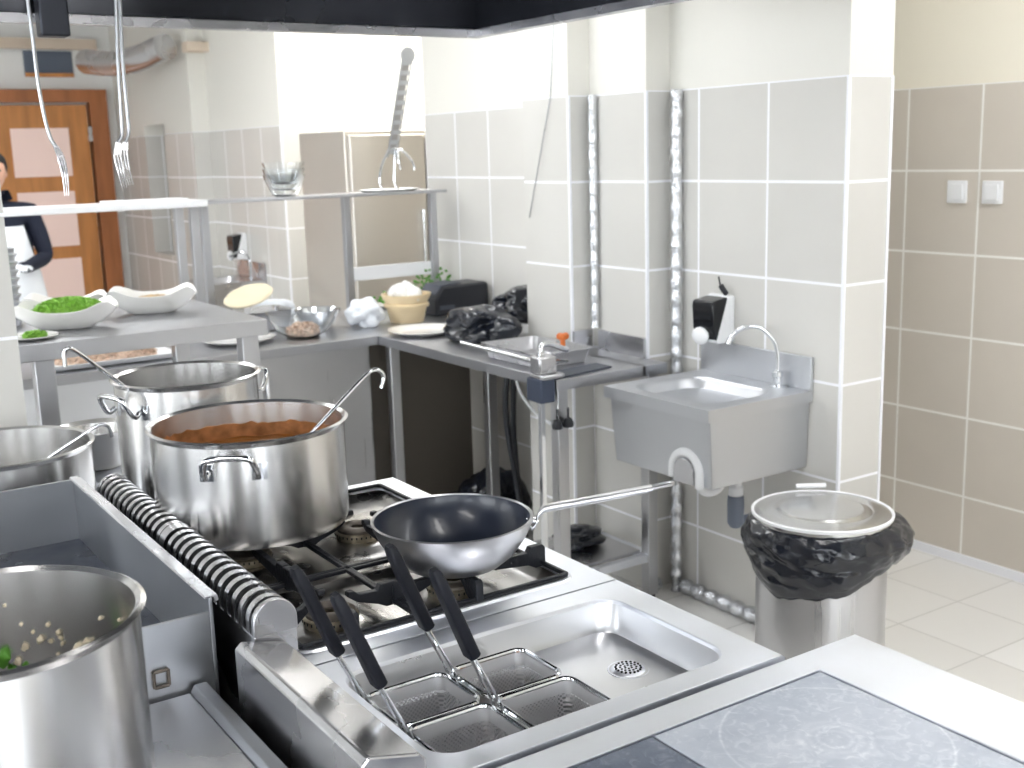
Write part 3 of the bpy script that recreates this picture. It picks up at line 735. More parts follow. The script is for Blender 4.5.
# ladles
def ladle(pts, r, label, hook=True, group='ladles in the pots'):
    t = thing('ladle', label, 'ladle', pts[-1], group)
    b = nb(); tube(b, smooth_path(pts, 7), r, 10); obj('handle', b, M_chrome, t)
    e = Vector(pts[-1]); b = nb()
    lathe(b, (e.x, e.y), [(0, e.z-.03), (.02, e.z-.028), (.034, e.z-.012), (.038, e.z+.006), (.035, e.z+.006), (.031, e.z-.01), (.018, e.z-.024), (0, e.z-.026)], 28)
    obj('ladle_bowl', b, M_chrome, t)
ladle([(1.073, 2.12, 1.184), (1.080, 2.12, 1.209), (1.064, 2.12, 1.224), (1.040, 2.12, 1.216), (.985, 2.12, 1.173), (.955, 2.12, 1.148), (.89, 2.125, 1.092)], .0042, 'ladle with hooked handle leaning in the sauce pot')
ladle([(.522, 2.44, 1.255), (.524, 2.44, 1.285), (.540, 2.44, 1.288), (.60, 2.47, 1.235), (.652, 2.50, 1.185), (.74, 2.53, 1.09), (.78, 2.54, 1.0)], .0045, 'ladle with hooked handle leaning in the taller back pot')
ladle([(.670, 2.72, 1.030), (.662, 2.72, 1.058), (.640, 2.72, 1.062), (.60, 2.74, 1.035), (.53, 2.78, .985), (.47, 2.80, .935)], .0045, 'ladle with hooked handle resting in the wide low left pot')

# ================================================================== WOK PAN
t = thing('frying_pan', 'deep aluminium frying pan with dark non-stick inside on the near burner', 'frying pan', (.982, 1.69, .943))
cP = (.982, 1.692); zr = 1.031; R = .143
b = nb()
prof = [(0, .943), (.066, .943), (.086, .949), (.111, .970), (.130, .998), (.1395, 1.018), (R, zr)]
inn = [(R-.004, zr+.0015), (R-.006, zr-.001)]
lathe(b, cP, prof + inn, 96); obj('pan_shell', b, M_alu, t)
b = nb(); lathe(b, cP, [(R-.006, zr-.001), (.135, 1.016), (.125, .997), (.107, .972), (.084, .954), (.066, .948), (0, .948)], 96); o = obj('nonstick_lining', b, M_nonstick, t)
hd = Vector((.835, -.55, 0)).normalized(); hs = Vector((-hd.y, hd.x, 0))
b = nb(); pc = Vector((cP[0], cP[1], 0))
L_ = []
for (d_, z_, w_, h_) in ((.139, 1.008, .013, .003), (.146, 1.014, .013, .0035), (.152, 1.032, .010, .0055), (.162, 1.042, .010, .006), (.22, 1.051, .010, .0062), (.30, 1.064, .011, .0058), (.345, 1.072, .0115, .005), (.352, 1.0735, .0115, .0045)):
    p = pc+hd*d_+Vector((0, 0, z_)); L_.append([p+hs*x+Vector((0, 0, y)) for x, y in rrect(-w_, w_, -h_, h_, h_*.7, 3)])
loft(b, L_, True, True)
# loop end of the handle (hanging eye)
lp = [pc+hd*d_+hs*s_+Vector((0, 0, z_)) for d_, s_, z_ in ((.35, .0075, 1.074), (.365, .0085, 1.077), (.38, .0075, 1.080), (.387, .004, 1.081), (.388, 0, 1.0815), (.387, -.004, 1.081), (.38, -.0075, 1.080), (.365, -.0085, 1.077), (.35, -.0075, 1.074))]
tube(b, smooth_path(lp, 3), .0036, 8)
obj('pan_handle', b, M_steel, t)
for s_, z_ in ((-.008, 1.022), (.008, 1.022), (0, 1.010)):
    b = nb(); p = pc+hd*(.141 if z_ > 1.015 else .136)+hs*s_; 
    tube(b, [p+Vector((0, 0, z_)), p+hd*.010+Vector((0, 0, z_-.002))], .004, 10); obj('rivet', b, M_chrome, t)
for s_ in (-.009, .009):
    b = nb(); p = pc+hd*.130+hs*s_; tube(b, [p+Vector((0, 0, 1.020)), p+hd*.006+Vector((0, 0, 1.018))], .004, 10); obj('rivet', b, M_chrome, t)

# ================================================================== LEFT UNIT: tilting pan / splash guard, lower top
t = thing('griddle_pan', 'open steel griddle box with high splash guards and blackened floor at left', 'griddle', (.1, 2.1, .84))
x0, x1, y0, y1 = -.45, .535, 1.665, 2.515; zt = 1.0; zb = .868; w_ = .006
b = nb()
box(b, x1-w_, x1, y0, y1, zb-.04, zt); box(b, x0, x0+w_, y0, y1, zb-.04, zt); box(b, x0+w_, x1-w_, y1-w_, y1, zb-.04, zt); box(b, x0+w_, x1-w_, y0, y0+w_, zb-.04, zt-.022)
obj('splash_guard', b, M_steel_d, t, smooth=False, bevel=.0015)
b = nb(); prism(b, [(x1-.012, zt), (x1-.010, zt+.003), (x1+.008, zt+.003), (x1+.010, zt-.006), (x1+.004, zt-.008), (x1+.003, zt)], 'y', y0, y1+.006); obj('guard_edge', b, M_steel, t, smooth=False)
b = nb(); box(b, x0+w_, x1-w_, y0+w_, y1-w_, zb-.01, zb); obj('griddle_plate', b, M_enamel, t)
b = nb(); tube(b, [(x0+.02, y0-.003, zb-.025), (x1-.02, y0-.003, zb-.025)], .004, 8); obj('front_seam', b, M_steel_d, t)
b = nb(); 
for p, q in (((.435, zb+.012), (.435, zb+.037)), ((.435, zb+.037), (.457, zb+.037)), ((.457, zb+.037), (.457, zb+.012)), ((.457, zb+.012), (.435, zb+.012))):
    tube(b, [(p[0], y0-.004, p[1]), (q[0], y0-.004, q[1])], .0028, 6)
obj('latch_loop', b, M_cap, t)
b = nb(); box(b, x0+.02, x1-.03, y0+.06, y1-.02, .0, zb-.042); obj('cabinet_body', b, M_dark, t)  # dark recessed body stands in for the shadow under the griddle box

t = thing('work_counter', 'low smudged steel counter under the big foreground pot', 'counter', (.05, 1.1, 0))
b = nb(); box(b, -.5, .486, .45, 1.655, .845, .861); obj('countertop', b, M_steel, t, bevel=.003)
b = nb(); prism(b, [(.486, .845), (.486, .862), (.492, .872), (.512, .872), (.514, .845)], 'y', .45, 1.655); obj('raised_edge', b, M_steel_d, t, smooth=False, bevel=.002)
b = nb(); box(b, -.5, .495, .46, 1.64, .1, .843); obj('cabinet_body', b, M_steel_b, t)
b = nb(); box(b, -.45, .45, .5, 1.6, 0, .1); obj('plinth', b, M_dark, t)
# small shelf/top behind the pots that carries the back pots
t = thing('side_counter', 'steel counter carrying the rear stock pots beyond the cooktop', 'counter', (.6, 2.8, 0))
b = nb(); box(b, .650, .97, 2.478, 3.09, .868, .899); box(b, .2, .650, 2.53, 3.09, .83, .859); obj('countertop', b, M_steel_w, t, bevel=.003)
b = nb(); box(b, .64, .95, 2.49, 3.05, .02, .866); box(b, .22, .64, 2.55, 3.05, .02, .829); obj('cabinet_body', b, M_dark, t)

# ================================================================== RIGHT: HAND SINK
t = thing('hand_sink', 'wall-hung steel hand sink with upstand, between tiled wall and bin', 'sink', (2.6, 2.78, .6))
sx0, sx1, sy0, sy1 = 2.37, 2.826, 2.52, 3.03; sz = .872
bw = rrect(sx0+.05, sx1-.10, sy0+.055, sy1-.06, .08, 6); out = ring_top(None, sx0, sx1, sy0, sy1, sz, bw, 0)
b = nb()
loft(b, [[(x, y, sz-.038) for x, y in out], [(x, y, sz) for x, y in out], [(x, y, sz+.002) for x, y in rrect(sx0+.044, sx1-.094, sy0+.049, sy1-.054, .084, 6)], [(x, y, sz) for x, y in bw],
         [(x, y, sz-.012) for x, y in rrect(sx0+.058, sx1-.108, sy0+.063, sy1-.068, .078, 6)], [(x, y, sz-.09) for x, y in rrect(sx0+.085, sx1-.13, sy0+.09, sy1-.095, .06, 6)], [(x, y, sz-.125) for x, y in rrect(sx0+.13, sx1-.17, sy0+.14, sy1-.145, .05, 6)]], False, True)
obj('sink_bowl', b, M_satin, t)
b = nb()
lo = [(sx0+.035, sy0+.02), (sx1, sy0+.02), (sx1, sy1-.02), (sx0+.035, sy1-.02)]; hi_ = [(sx0+.018, sy0+.012), (sx1, sy0+.012), (sx1, sy1-.012), (sx0+.018, sy1-.012)]
loft(b, [[(x, y, .612) for x, y in lo], [(x, y, sz-.036) for x, y in hi_]], True, True); obj('sink_apron', b, M_satin, t, smooth=False, bevel=.003)
b = nb(); box(b, sx1-.012, sx1+.002, sy0, sy1+.005, sz, .982); obj('upstand', b, M_satin, t, bevel=.002)
# knee pad: white horseshoe round a steel push plate
kp = thing('knee_valve', 'white horseshoe knee lever on the front of the hand sink', 'knee valve', (2.40, 2.64, .63)) if False else None
b = nb(); ky = 2.648; kz = .655; kx = 2.396
pts = [(kx, ky+.062, kz-.03)] + [(kx, ky+.062*math.cos(a), kz+.058*math.sin(a)) for a in [PI*k/14 for k in range(15)]] + [(kx, ky-.062, kz-.045)]
tube(b, pts, .015, 12); obj('knee_lever', b, M_whitep, t)
b = nb(); prism(b, [(ky+.046, kz-.04)]+[(ky+.046*math.cos(a), kz+.042*math.sin(a)) for a in [PI*k/12 for k in range(13)]]+[(ky-.046, kz-.04)], 'x', kx-.013, kx+.03); obj('push_plate', b, M_steel, t, bevel=.002)
# drain trap
b = nb(); tube(b, smooth_path([(2.50, 2.70, .61), (2.50, 2.70, .58), (2.51, 2.69, .553), (2.54, 2.68, .548), (2.565, 2.67, .565), (2.57, 2.665, .61)], 6), .013, 14); obj('trap_bend', b, M_whitep, t)
b = nb(); lathe(b, (2.63, 2.665), [(0, .61), (.020, .61), (.020, .555), (.024, .553), (.024, .525), (.02, .523), (0, .523)], 24); obj('drain_collar', b, M_whitep, t)
b = nb(); lathe(b, (2.63, 2.665), [(0, .523), (.026, .523), (.028, .50), (.027, .43), (.018, .415), (0, .415)], 24); obj('bottle_trap', b, M_pipe_grey, t)
b = nb(); tube(b, [(2.63, 2.665, .43), (2.828, 2.655, .44)], .016, 12); obj('waste_pipe', b, M_pipe_grey, t)
# faucet
t = thing('faucet', 'chrome gooseneck faucet on the right corner of the hand sink', 'faucet', (2.782, 2.632, .872))
b = nb(); lathe(b, (2.782, 2.632), [(0, .872), (.026, .872), (.026, .878), (.014, .882), (.014, .905), (.018, .909), (.018, .924), (.009, .93), (0, .93)], 24); obj('faucet_base', b, M_chrome, t)
b = nb(); tube(b, smooth_path([(2.782, 2.632, .92), (2.780, 2.633, .99), (2.768, 2.645, 1.035), (2.735, 2.675, 1.072), (2.70, 2.71, 1.070), (2.678, 2.735, 1.045), (2.672, 2.742, 1.028)], 7), .0075, 12)
tube(b, [(2.674, 2.740, 1.034), (2.668, 2.745, 1.016)], .0105, 12); obj('gooseneck_spout', b, M_chrome, t)
# soap dispenser
def dispenser(x, y, z, label, s=1., w=.055):
    t = thing('soap_dispenser', label, 'soap dispenser', (x, y, z), None)
    b = nb(); prism(b, [(y-w, z), (y-w, z+.165*s), (y+w, z+.165*s), (y+w, z)], 'x', x-.028, x); obj('back_housing', b, M_whitep, t, bevel=.008)
    b = nb(); prism(b, [(x-.028, z+.16*s), (x-.10, z+.15*s), (x-.105, z+.13*s), (x-.100, z+.055*s), (x-.088, z+.02*s), (x-.080, z+.012*s)], 'y', y-w+.003, y+w-.003); obj('black_cover', b, M_blacks, t, bevel=.006)
    b = nb(); prism(b, [(x-.028, z+.004*s), (x-.028, z+.158*s), (x-.034, z+.161*s), (x-.082, z+.018*s), (x-.078, z+.004*s)], 'y', y-w, y+w); obj('white_side', b, M_whitep, t, bevel=.002)
    b = nb(); blob(b, (x-.104, y+.008, z+.028*s), (.018, w*.72, .032*s), 2, 0); obj('push_lever', b, M_whitep, t)
    return t
t = dispenser(2.829, 2.932, .986, 'black and white soap dispenser on the tiles above the hand sink')
b = nb(); tube(b, smooth_path([(2.812, 2.905, 1.155), (2.80, 2.907, 1.17), (2.795, 2.915, 1.185)], 4), .010, 8); tube(b, [(2.795, 2.915, 1.18), (2.79, 2.92, 1.215)], .003, 8); obj('latch_key', b, M_black, t)
# foil-wrapped pipes in the corners
def foil_pipe(pts, r, label):
    b = nb(); P_ = []
    for p, q in zip(pts, pts[1:]):
        p, q = Vector(p), Vector(q); n = max(2, int((q-p).length/.012))
        for k in range(n): P_.append(p.lerp(q, k/n))
    P_.append(Vector(pts[-1]))
    rr_ = [r*(1+.16*math.sin(i*1.15)+.05*noise.noise(Vector((i*.7, r*99, 0)))) for i in range(len(P_))]
    tube(b, P_, rr_, 14); return tag(obj('foil_pipe', b, M_foil, loc=pts[-1]), label, 'pipe')
foil_pipe([(2.805, 3.152, 1.853), (2.803, 3.150, .001)], .021, 'foil-wrapped vertical pipe in the corner left of the hand sink')
foil_pipe([(2.70, 3.50, 1.853), (2.70, 3.50, .985)], .0165, 'foil-wrapped vertical pipe above the end of the corner worktable')
foil_pipe([(2.805, 3.11, .03), (2.805, 2.43, .03)], .026, 'foil-wrapped pipe lying on the floor along the wall under the hand sink')
foil_pipe([(2.70, 3.19, .03), (2.745, 3.19, .03)], .026, 'short foil-wrapped stub on the floor at the foot of the corner pipe')
# thin cable on the pilaster
b = nb(); tube(b, [(2.612, 3.60, 2.2), (2.612, 3.64, 1.853), (2.612, 3.80, 1.40)], .0022, 6); tag(obj('wall_cable', b, M_steel_d, loc=(2.612, 3.8, 1.40)), 'thin grey cable slanting down the tiled pilaster', 'cable')
# switches
for y, lab in ((2.775, 'left white light switch on the beige tiled wall'), (2.625, 'right white light switch on the beige tiled wall')):
    t = thing('light_switch', lab, 'light switch', (3.888, y, 1.42), 'two light switches')
    b = nb(); box(b, 3.878, 3.89, y-.042, y+.042, 1.415, 1.50); obj('switch_plate', b, M_whitep, t, bevel=.004)
    b = nb(); box(b, 3.873, 3.879, y-.028, y+.028, 1.428, 1.487); obj('rocker', b, M_whitep, t, bevel=.002)

# ================================================================== BIN
cT = (2.30, 2.01)
t = thing('rubbish_bin', 'round steel pedal bin with flat lid and black bag', 'bin', (cT[0], cT[1], 0))
b = nb(); lathe(b, cT, [(0, 0), (.165, 0), (.17, .01), (.17, .66), (.165, .675), (0, .675)], 72); obj('bin_body', b, M_steel_b, t)
b = nb(); lathe(b, cT, [(.17, .680), (.181, .684), (.182, .692), (.181, .698), (.172, .702), (.13, .7035), (.118, .704), (.112, .7085), (.106, .7095), (.0, .7095)], 80)
lathe(b, cT, [(.17, .680), (0, .680)], 80)
obj('lid', b, mat('lid_steel', srgb(205, 205, 205), .22, 1, rvar=.05, bscale=6), t)
b = nb(); lathe(b, cT, [(.178, .692), (.184, .694), (.1845, .701), (.180, .7035), (.177, .7)], 80, close=True); obj('lid_rim', b, M_whitep, t)
b = nb(); tube(b, [(cT[0]+.085, cT[1]+.17, .712), (cT[0]+.155, cT[1]+.125, .712)], .007, 12); obj('hinge', b, M_whitep, t)
b = nb(); box(b, cT[0]-.19, cT[0]-.165, cT[1]-.05, cT[1]+.03, .01, .03); obj('pedal', b, M_black, t, bevel=.004)
# crumpled bag over the rim
b = nb(); NR, NS = 170, 46; V = []
for i in range(NS+1):
    f_ = i/NS; row = []
    for k in range(NR):
        a = 2*PI*k/NR; ca, sa = math.cos(a), math.sin(a)
        bulge = (math.sin(PI*min(1, f_*1.0)**.8))**.6
        side = .030*max(0, math.cos(a-math.radians(-25)))**4
        low = .05*noise.noise(Vector((ca*1.4, sa*1.4, 2)))
        z = .686 - f_*(.150+low+.03*math.sin(a*2+1))
        p3 = Vector((ca*2.6, sa*2.6, z*14))
        fold = noise.ridged_multi_fractal(Vector((a*1.4, z*24+a*1.3, 1.3)), 1., 2.1, 3, 1., 2.)*.0075 + .012*noise.noise(Vector((ca*4, sa*4, z*26)))
        r_ = .176 + bulge*(.019+side*1.25+fold) + .002
        if f_ > .97: r_ = .172+.004
        row.append(b.verts.new((cT[0]+r_*ca, cT[1]+r_*sa, z + .006*noise.noise(Vector((ca*7, sa*7, f_*9))))))
    V.append(row)
for i in range(NS):
    for k in range(NR): b.faces.new((V[i][k], V[i][(k+1) % NR], V[i+1][(k+1) % NR], V[i+1][k]))
o = obj('bin_bag', b, M_bag, t)

# ================================================================== CORNER WORKTABLE
t = thing('corner_worktable', 'steel worktable along the tiled wall with black bag and can opener on it', 'worktable', (2.45, 3.8, 0))
tx0, tx1, ty0, ty1 = 2.225, 2.715, 3.10, 4.40
b = nb(); box(b, tx0, 2.615, ty0, ty1, .862, .90); box(b, 2.6, tx1, ty0, 3.53, .862, .90); box(b, 2.6, 3.015, 3.845, ty1, .862, .90)
obj('tabletop', b, M_table, t, smooth=False, bevel=.002)
b = nb(); box(b, 2.705, 2.717, 3.22, 3.49, .90, .975); box(b, 2.618, 2.705, 3.525, 3.537, .9, .975); obj('upstand', b, M_steel, t, smooth=False, bevel=.001)
for x, y in ((2.27, 3.15), (2.67, 3.15), (2.27, 4.36), (2.56, 4.05)):
    b = nb(); box(b, x-.022, x+.022, y-.022, y+.022, .02, .862); o = obj('leg', b, M_steel_b, t, bevel=.003)
    b = nb(); lathe(b, (x, y), [(0, 0), (.02, 0), (.02, .015), (.012, .02), (0, .02)], 12); obj('foot', b, M_black, o)
b = nb(); box(b, 2.285, 2.655, 3.135, 3.165, .15, .18); obj('lower_rail', b, M_steel_w, t, bevel=.002)
b = nb(); box(b, 2.655, 2.685, 3.165, 3.5, .15, .18); obj('lower_rail', b, M_steel_w, t, bevel=.002)
b = nb(); box(b, 2.3, 2.64, 3.17, 3.50, .18, .19); obj('undershelf', b, M_steel, t)

# corner counter along the back
t = thing('back_counter', 'long steel counter at the back holding plates, bowls and trays', 'counter', (1.6, 4.8, 0))
b = nb(); box(b, .62, 2.222, 4.40, 5.28, .862, .90); box(b, 2.222, 3.015, 4.402, 5.28, .862, .90)
obj('countertop', b, M_table, t, smooth=False, bevel=.002)
b = nb(); box(b, 1.30, 2.20, 4.44, 5.22, .10, .86); obj('cabinet_body', b, M_steel_b, t, bevel=.004)
b = nb(); box(b, .70, 1.29, 4.43, 5.22, .10, .86); o = obj('cabinet_body', b, M_whitep, t, bevel=.004); o['label'] = 'white cabinet front'
b = nb(); box(b, 2.215, 2.75, 4.52, 5.2, .10, .855); o = obj('cabinet_body', b, mat('brown_grey_panel', srgb(96, 90, 82), .5), t); o['label'] = 'dark grey side panel'
b = nb(); box(b, .75, 2.7, 4.55, 5.1, 0, .1); obj('plinth', b, M_dark, t)
b = nb(); box(b, 1.72, 1.735, 4.425, 4.44, .25, .8); obj('door_handle', b, M_chrome, t, bevel=.003)

# over-shelves on the back counter
t = thing('over_shelf', 'thin steel over-shelf on posts at the back right with a glass bowl', 'shelf', (2.3, 5.1, .9))
b = nb(); box(b, 1.72, 2.935, 4.98, 5.22, 1.468, 1.482); obj('shelf_board', b, M_table, t, bevel=.002)
for x in (1.745, 2.44, 2.915):
    b = nb(); box(b, x-.017, x+.017, 5.08, 5.114, .90, 1.468); obj('post', b, M_table, t, bevel=.002)
b = nb(); box(b, 2.46, 2.90, 5.10, 5.115, 1.06, 1.125); o = obj('back_rail', b, M_whitep, t, bevel=.002); o['label'] = 'white back rail'
t = thing('over_shelf', 'thicker white-edged over-shelf on posts at the back left behind the bowls', 'shelf', (1.2, 5.0, .9))
b = nb(); box(b, .60, 1.70, 4.90, 5.15, 1.462, 1.49); obj('shelf_board', b, M_whitep, t, bevel=.003)
for x in (1.60, 1.665):
    b = nb(); box(b, x-.018, x+.018, 4.98, 5.016, .90, 1.462); obj('post', b, M_table, t, bevel=.002)
b = nb(); box(b, 1.30, 1.63, 4.94, 5.1, 1.49, 1.50); tag(obj('flat_tray', b, M_whitep, loc=(1.46, 5, 1.49), bevel=.002), 'thin pale tray lying on the left over-shelf', 'tray')
# glass bowls on the shelf
t = thing('glass_bowl', 'stacked clear ribbed glass bowls on the over-shelf', 'glass bowl', (2.13, 5.08, 1.482), None)
for k in range(3):
    z = 1.483+k*.028; b = nb()
    prof = [(0, z), (.045, z), (.06, z+.01), (.088, z+.075), (.094, z+.098), (.090, z+.098), (.084, z+.075), (.056, z+.014), (.043, z+.005), (0, z+.005)]
    lathe(b, (2.13, 5.08), prof, 40)
    for v in b.verts:
        dx, dy = v.co.x-2.13, v.co.y-5.08; a = math.atan2(dy, dx); s_ = 1+.03*math.cos(a*12)*min(1, (v.co.z-z)/.05); v.co.x = 2.13+dx*s_; v.co.y = 5.08+dy*s_
    obj('bowl_layer', b, M_glass, t)
# slotted hanger strip with hooks
t = thing('slotted_utensil', 'tall slotted steel utensil strip with hooks leaning on the over-shelf', 'kitchen utensil', (2.62, 5.08, 1.482))
a0 = Vector((2.655, 5.08, 1.484)); a1 = Vector((2.80, 5.08, 2.10)); d = (a1-a0).normalized(); s = Vector((d.z, 0, -d.x))
b = nb()
for q in (-1, 1): obox(b, a0+s*q*.022+d*.16, a1+s*q*.026, .006, .006, (0, 1, 0))
for k in range(10):
    f_ = .30+.68*k/9; p = a0.lerp(a1, f_); obox(b, p-s*.026, p+s*.026, .006, .026, (0, 1, 0)) if False else box(b, p.x-.024, p.x+.024, 5.077, 5.083, p.z-.010, p.z+.010)
obj('slotted_strip', b, M_steel_d, t)
b = nb(); obox(b, a0.lerp(a1, .32)+Vector((0, .0045, 0)), a1+Vector((0, .0045, 0)), .002, .036, (1, 0, 0))
obj('slot_backing', b, mat('grey_slot', srgb(150, 148, 146), .5), t)
b = nb(); tube(b, [a1+d*.025+Vector((0, -.006, 0)), a1+d*.025+Vector((0, .006, 0))], .038, 24); obj('round_head', b, M_steel_d, t)
b = nb(); p = a0.lerp(a1, .32)
for q, e_ in ((-.6, .03), (1, .075)):
    tube(b, smooth_path([p+s*.02*q, p+s*.02*q+Vector((.03, -.01, -.005)), p+s*.02*q+Vector((e_, -.02, -.06)), p+s*.02*q+Vector((e_+.006, -.02, -.10))], 5), .006, 8)
tube(b, smooth_path([p-s*.02, a0+Vector((-.02, 0, .12)), a0+Vector((-.035, 0, .04)), a0+Vector((-.015, 0, .004))], 5), .006, 8)
tube(b, smooth_path([p+s*.01, a0+Vector((.05, 0, .12)), a0+Vector((.045, 0, .04)), a0+Vector((.065, 0, .004))], 5), .006, 8)
obj('hooks', b, M_chrome, t)
b = nb(); lathe(b, (2.66, 5.06), [(0, 1.482), (.12, 1.482), (.15, 1.492), (.15, 1.495), (.12, 1.486), (0, 1.486)], 40)
o = obj('oval_dish', b, M_ceramic, loc=(2.66, 5.06, 1.482)); tag(o, 'flat white dish on the over-shelf under the slotted utensil', 'dish'); o.scale = (1.1, .5, 1)

# refrigerator
t = thing('refrigerator', 'tall two-door steel refrigerator in the back corner', 'refrigerator', (3.1, 6.2, 0))
b = nb(); box(b, 2.80, 3.75, 5.82, 6.42, .08, 1.79); obj('cabinet_body', b, M_fridge, t, bevel=.006)
for x0_, x1_ in ((2.81, 3.27), (3.28, 3.74)):
    b = nb(); box(b, x0_, x1_, 5.775, 5.815, .12, 1.765); o = obj('door', b, M_fridge, t, bevel=.006)
    b = nb(); hx = x1_-.035 if x0_ < 3 else x0_+.035; tube(b, [(hx, 5.75, 1.0), (hx, 5.75, 1.35)], .010, 10)
    for z_ in (1.02, 1.33): tube(b, [(hx, 5.75, z_), (hx, 5.78, z_)], .008, 8)
    obj('handle', b, M_chrome, o)
b = nb(); box(b, 2.84, 3.7, 5.86, 6.38, 0, .08); obj('plinth', b, M_dark, t)

# ================================================================== PASS TABLE (left, with bowls)
t = thing('pass_table', 'raised steel pass table at left holding white bowls of garnish', 'table', (1.0, 3.9, 0))
px0, px1, py0, py1 = .60, 1.388, 3.52, 4.31
b = nb(); box(b, px0, px1, py0, py1, 1.10, 1.15); obj('tabletop', b, M_table, t, smooth=False, bevel=.002)
for x, y in ((.70, 3.56), (1.33, 3.56), (.70, 4.26), (1.33, 4.26)):
    b = nb(); box(b, x-.028, x+.028, y-.028, y+.028, .0, 1.10); obj('leg', b, M_table, t, bevel=.003)
b = nb(); box(b, .73, 1.30, 3.55, 3.57, .40, .44); box(b, .73, 1.30, 4.25, 4.27, .40, .44); obj('stretcher', b, M_table, t)

def dish(c, L1, W1, z0, hgt, label, food, ang=0.):
    """wavy boat-shaped porcelain bowl with lifted corners"""
    t = thing('serving_bowl', label, 'bowl', (c[0], c[1], z0))
    b = nb(); n = 64
    def loop(sc, z, wave, inset=0.):
        o = []
        for k in range(n):
            a = 2*PI*k/n; e = .62
            x = abs(math.cos(a))**e*math.copysign(1, math.cos(a)); y = abs(math.sin(a))**e*math.copysign(1, math.sin(a))
            x = x*(L1*sc-inset); y = y*(W1*sc-inset); w = wave*(abs(math.cos(a)*math.sin(a))*2)**2*1.0
            xr = x*math.cos(ang)-y*math.sin(ang); yr = x*math.sin(ang)+y*math.cos(ang)
            o.append((c[0]+xr, c[1]+yr, z+w))
        return o
    h = hgt
    loft(b, [loop(.42, z0, 0), loop(.50, z0+.004, 0), loop(.70, z0+h*.35, .004), loop(.90, z0+h*.72, .014), loop(1.0, z0+h, .026), loop(1.0, z0+h+.002, .026, .002), loop(1.0, z0+h, .025, .006), loop(.88, z0+h*.74, .014, .004), loop(.68, z0+h*.4, .004, .003), loop(.45, z0+.010, 0)], True, True)
    obj('bowl_shell', b, M_ceramic, t)
    return t
def heap(name, c, rx, ry, z0, hh, n, m, label, cat, size=.006, ang=0., seed=1, **kw):
    rnd = random.Random(seed); b = nb()
    lathe(b, (0, 0), [(0, z0+hh)]+[(math.sin(a), z0+hh*math.cos(a)) for a in [PI/2*k/8 for k in range(1, 9)]]+[(0, z0)], 28)
    for v in b.verts: v.co.x *= rx; v.co.y *= ry; v.co.z += .3*size*noise.noise(v.co*60)
    for _ in range(n):
        r = math.sqrt(rnd.random())*.98; a = rnd.uniform(0, 2*PI); x, y = r*math.cos(a)*rx, r*math.sin(a)*ry; z = z0+hh*math.sqrt(max(0, 1-r*r))
        q = [Vector((rnd.uniform(-1, 1), rnd.uniform(-1, 1), rnd.uniform(-.6, .9)))*size for _ in range(4)]
        vv = [b.verts.new(Vector((x, y, z))+p) for p in q]
        for f in ((0, 1, 2), (0, 2, 3), (0, 3, 1), (1, 3, 2)): b.faces.new([vv[i] for i in f])
    for v in b.verts:
        x, y = v.co.x, v.co.y; v.co.x = c[0]+x*math.cos(ang)-y*math.sin(ang); v.co.y = c[1]+x*math.sin(ang)+y*math.cos(ang)
    o = obj(name, b, m, loc=(c[0], c[1], z0), smooth=False); return tag(o, label, cat, kind='stuff')
dish((.832, 3.80), .158, .10, 1.151, .058, 'boat-shaped white bowl heaped with chopped green herbs', None, -.35)
heap('chopped_herbs', (.845, 3.80), .118, .072, 1.185, .058, 1500, M_green, 'heap of chopped green herbs in the left white bowl', 'herbs', .0095, -.35, 3)
dish((1.155, 3.97), .150, .092, 1.151, .062, 'boat-shaped white bowl with a little pale filling, right of the herbs', None, -.35)
heap('pale_filling', (1.165, 3.97), .075, .045, 1.19, .018, 300, M_grain, 'pale orange filling in the right white bowl', 'food', .006, -.35, 5)
dish((.90, 4.10), .14, .085, 1.151, .05, 'white dish with pale food half hidden behind the herb bowl', None, -.35)
heap('pale_salad', (.87, 4.08), .10, .05, 1.185, .020, 300, M_grain, 'pale food in the dish behind the herb bowl', 'food', .006, -.35, 6)
# small plate with green garnish at the table corner
b = nb(); lathe(b, (.695, 3.64), [(0, 1.151), (.05, 1.151), (.075, 1.160), (.075, 1.163), (.05, 1.155), (0, 1.155)], 36)
tag(obj('garnish_plate', b, M_ceramic, loc=(.695, 3.64, 1.151)), 'small white plate with green garnish on the pass table corner', 'plate')
heap('garnish', (.70, 3.63), .034, .024, 1.155, .016, 260, M_green, 'tuft of green garnish on the small corner plate', 'garnish', .009, 0, 9)
# ribbed steel shaker at the pillar
t = thing('cup_stack', 'stack of ribbed steel cups beside the tiled pillar on the pass table', 'cup stack', (.70, 3.99, 1.151))
b = nb(); prof = [(0, 1.151), (.032, 1.151)]
for k in range(9): z = 1.16+k*.026; prof += [(.034, z), (.042, z+.010), (.043, z+.014), (.034, z+.018)]
prof += [(.036, 1.40), (0, 1.40)]
lathe(b, (.70, 3.99), prof, 36); obj('stacked_cups', b, M_steel_d, t)

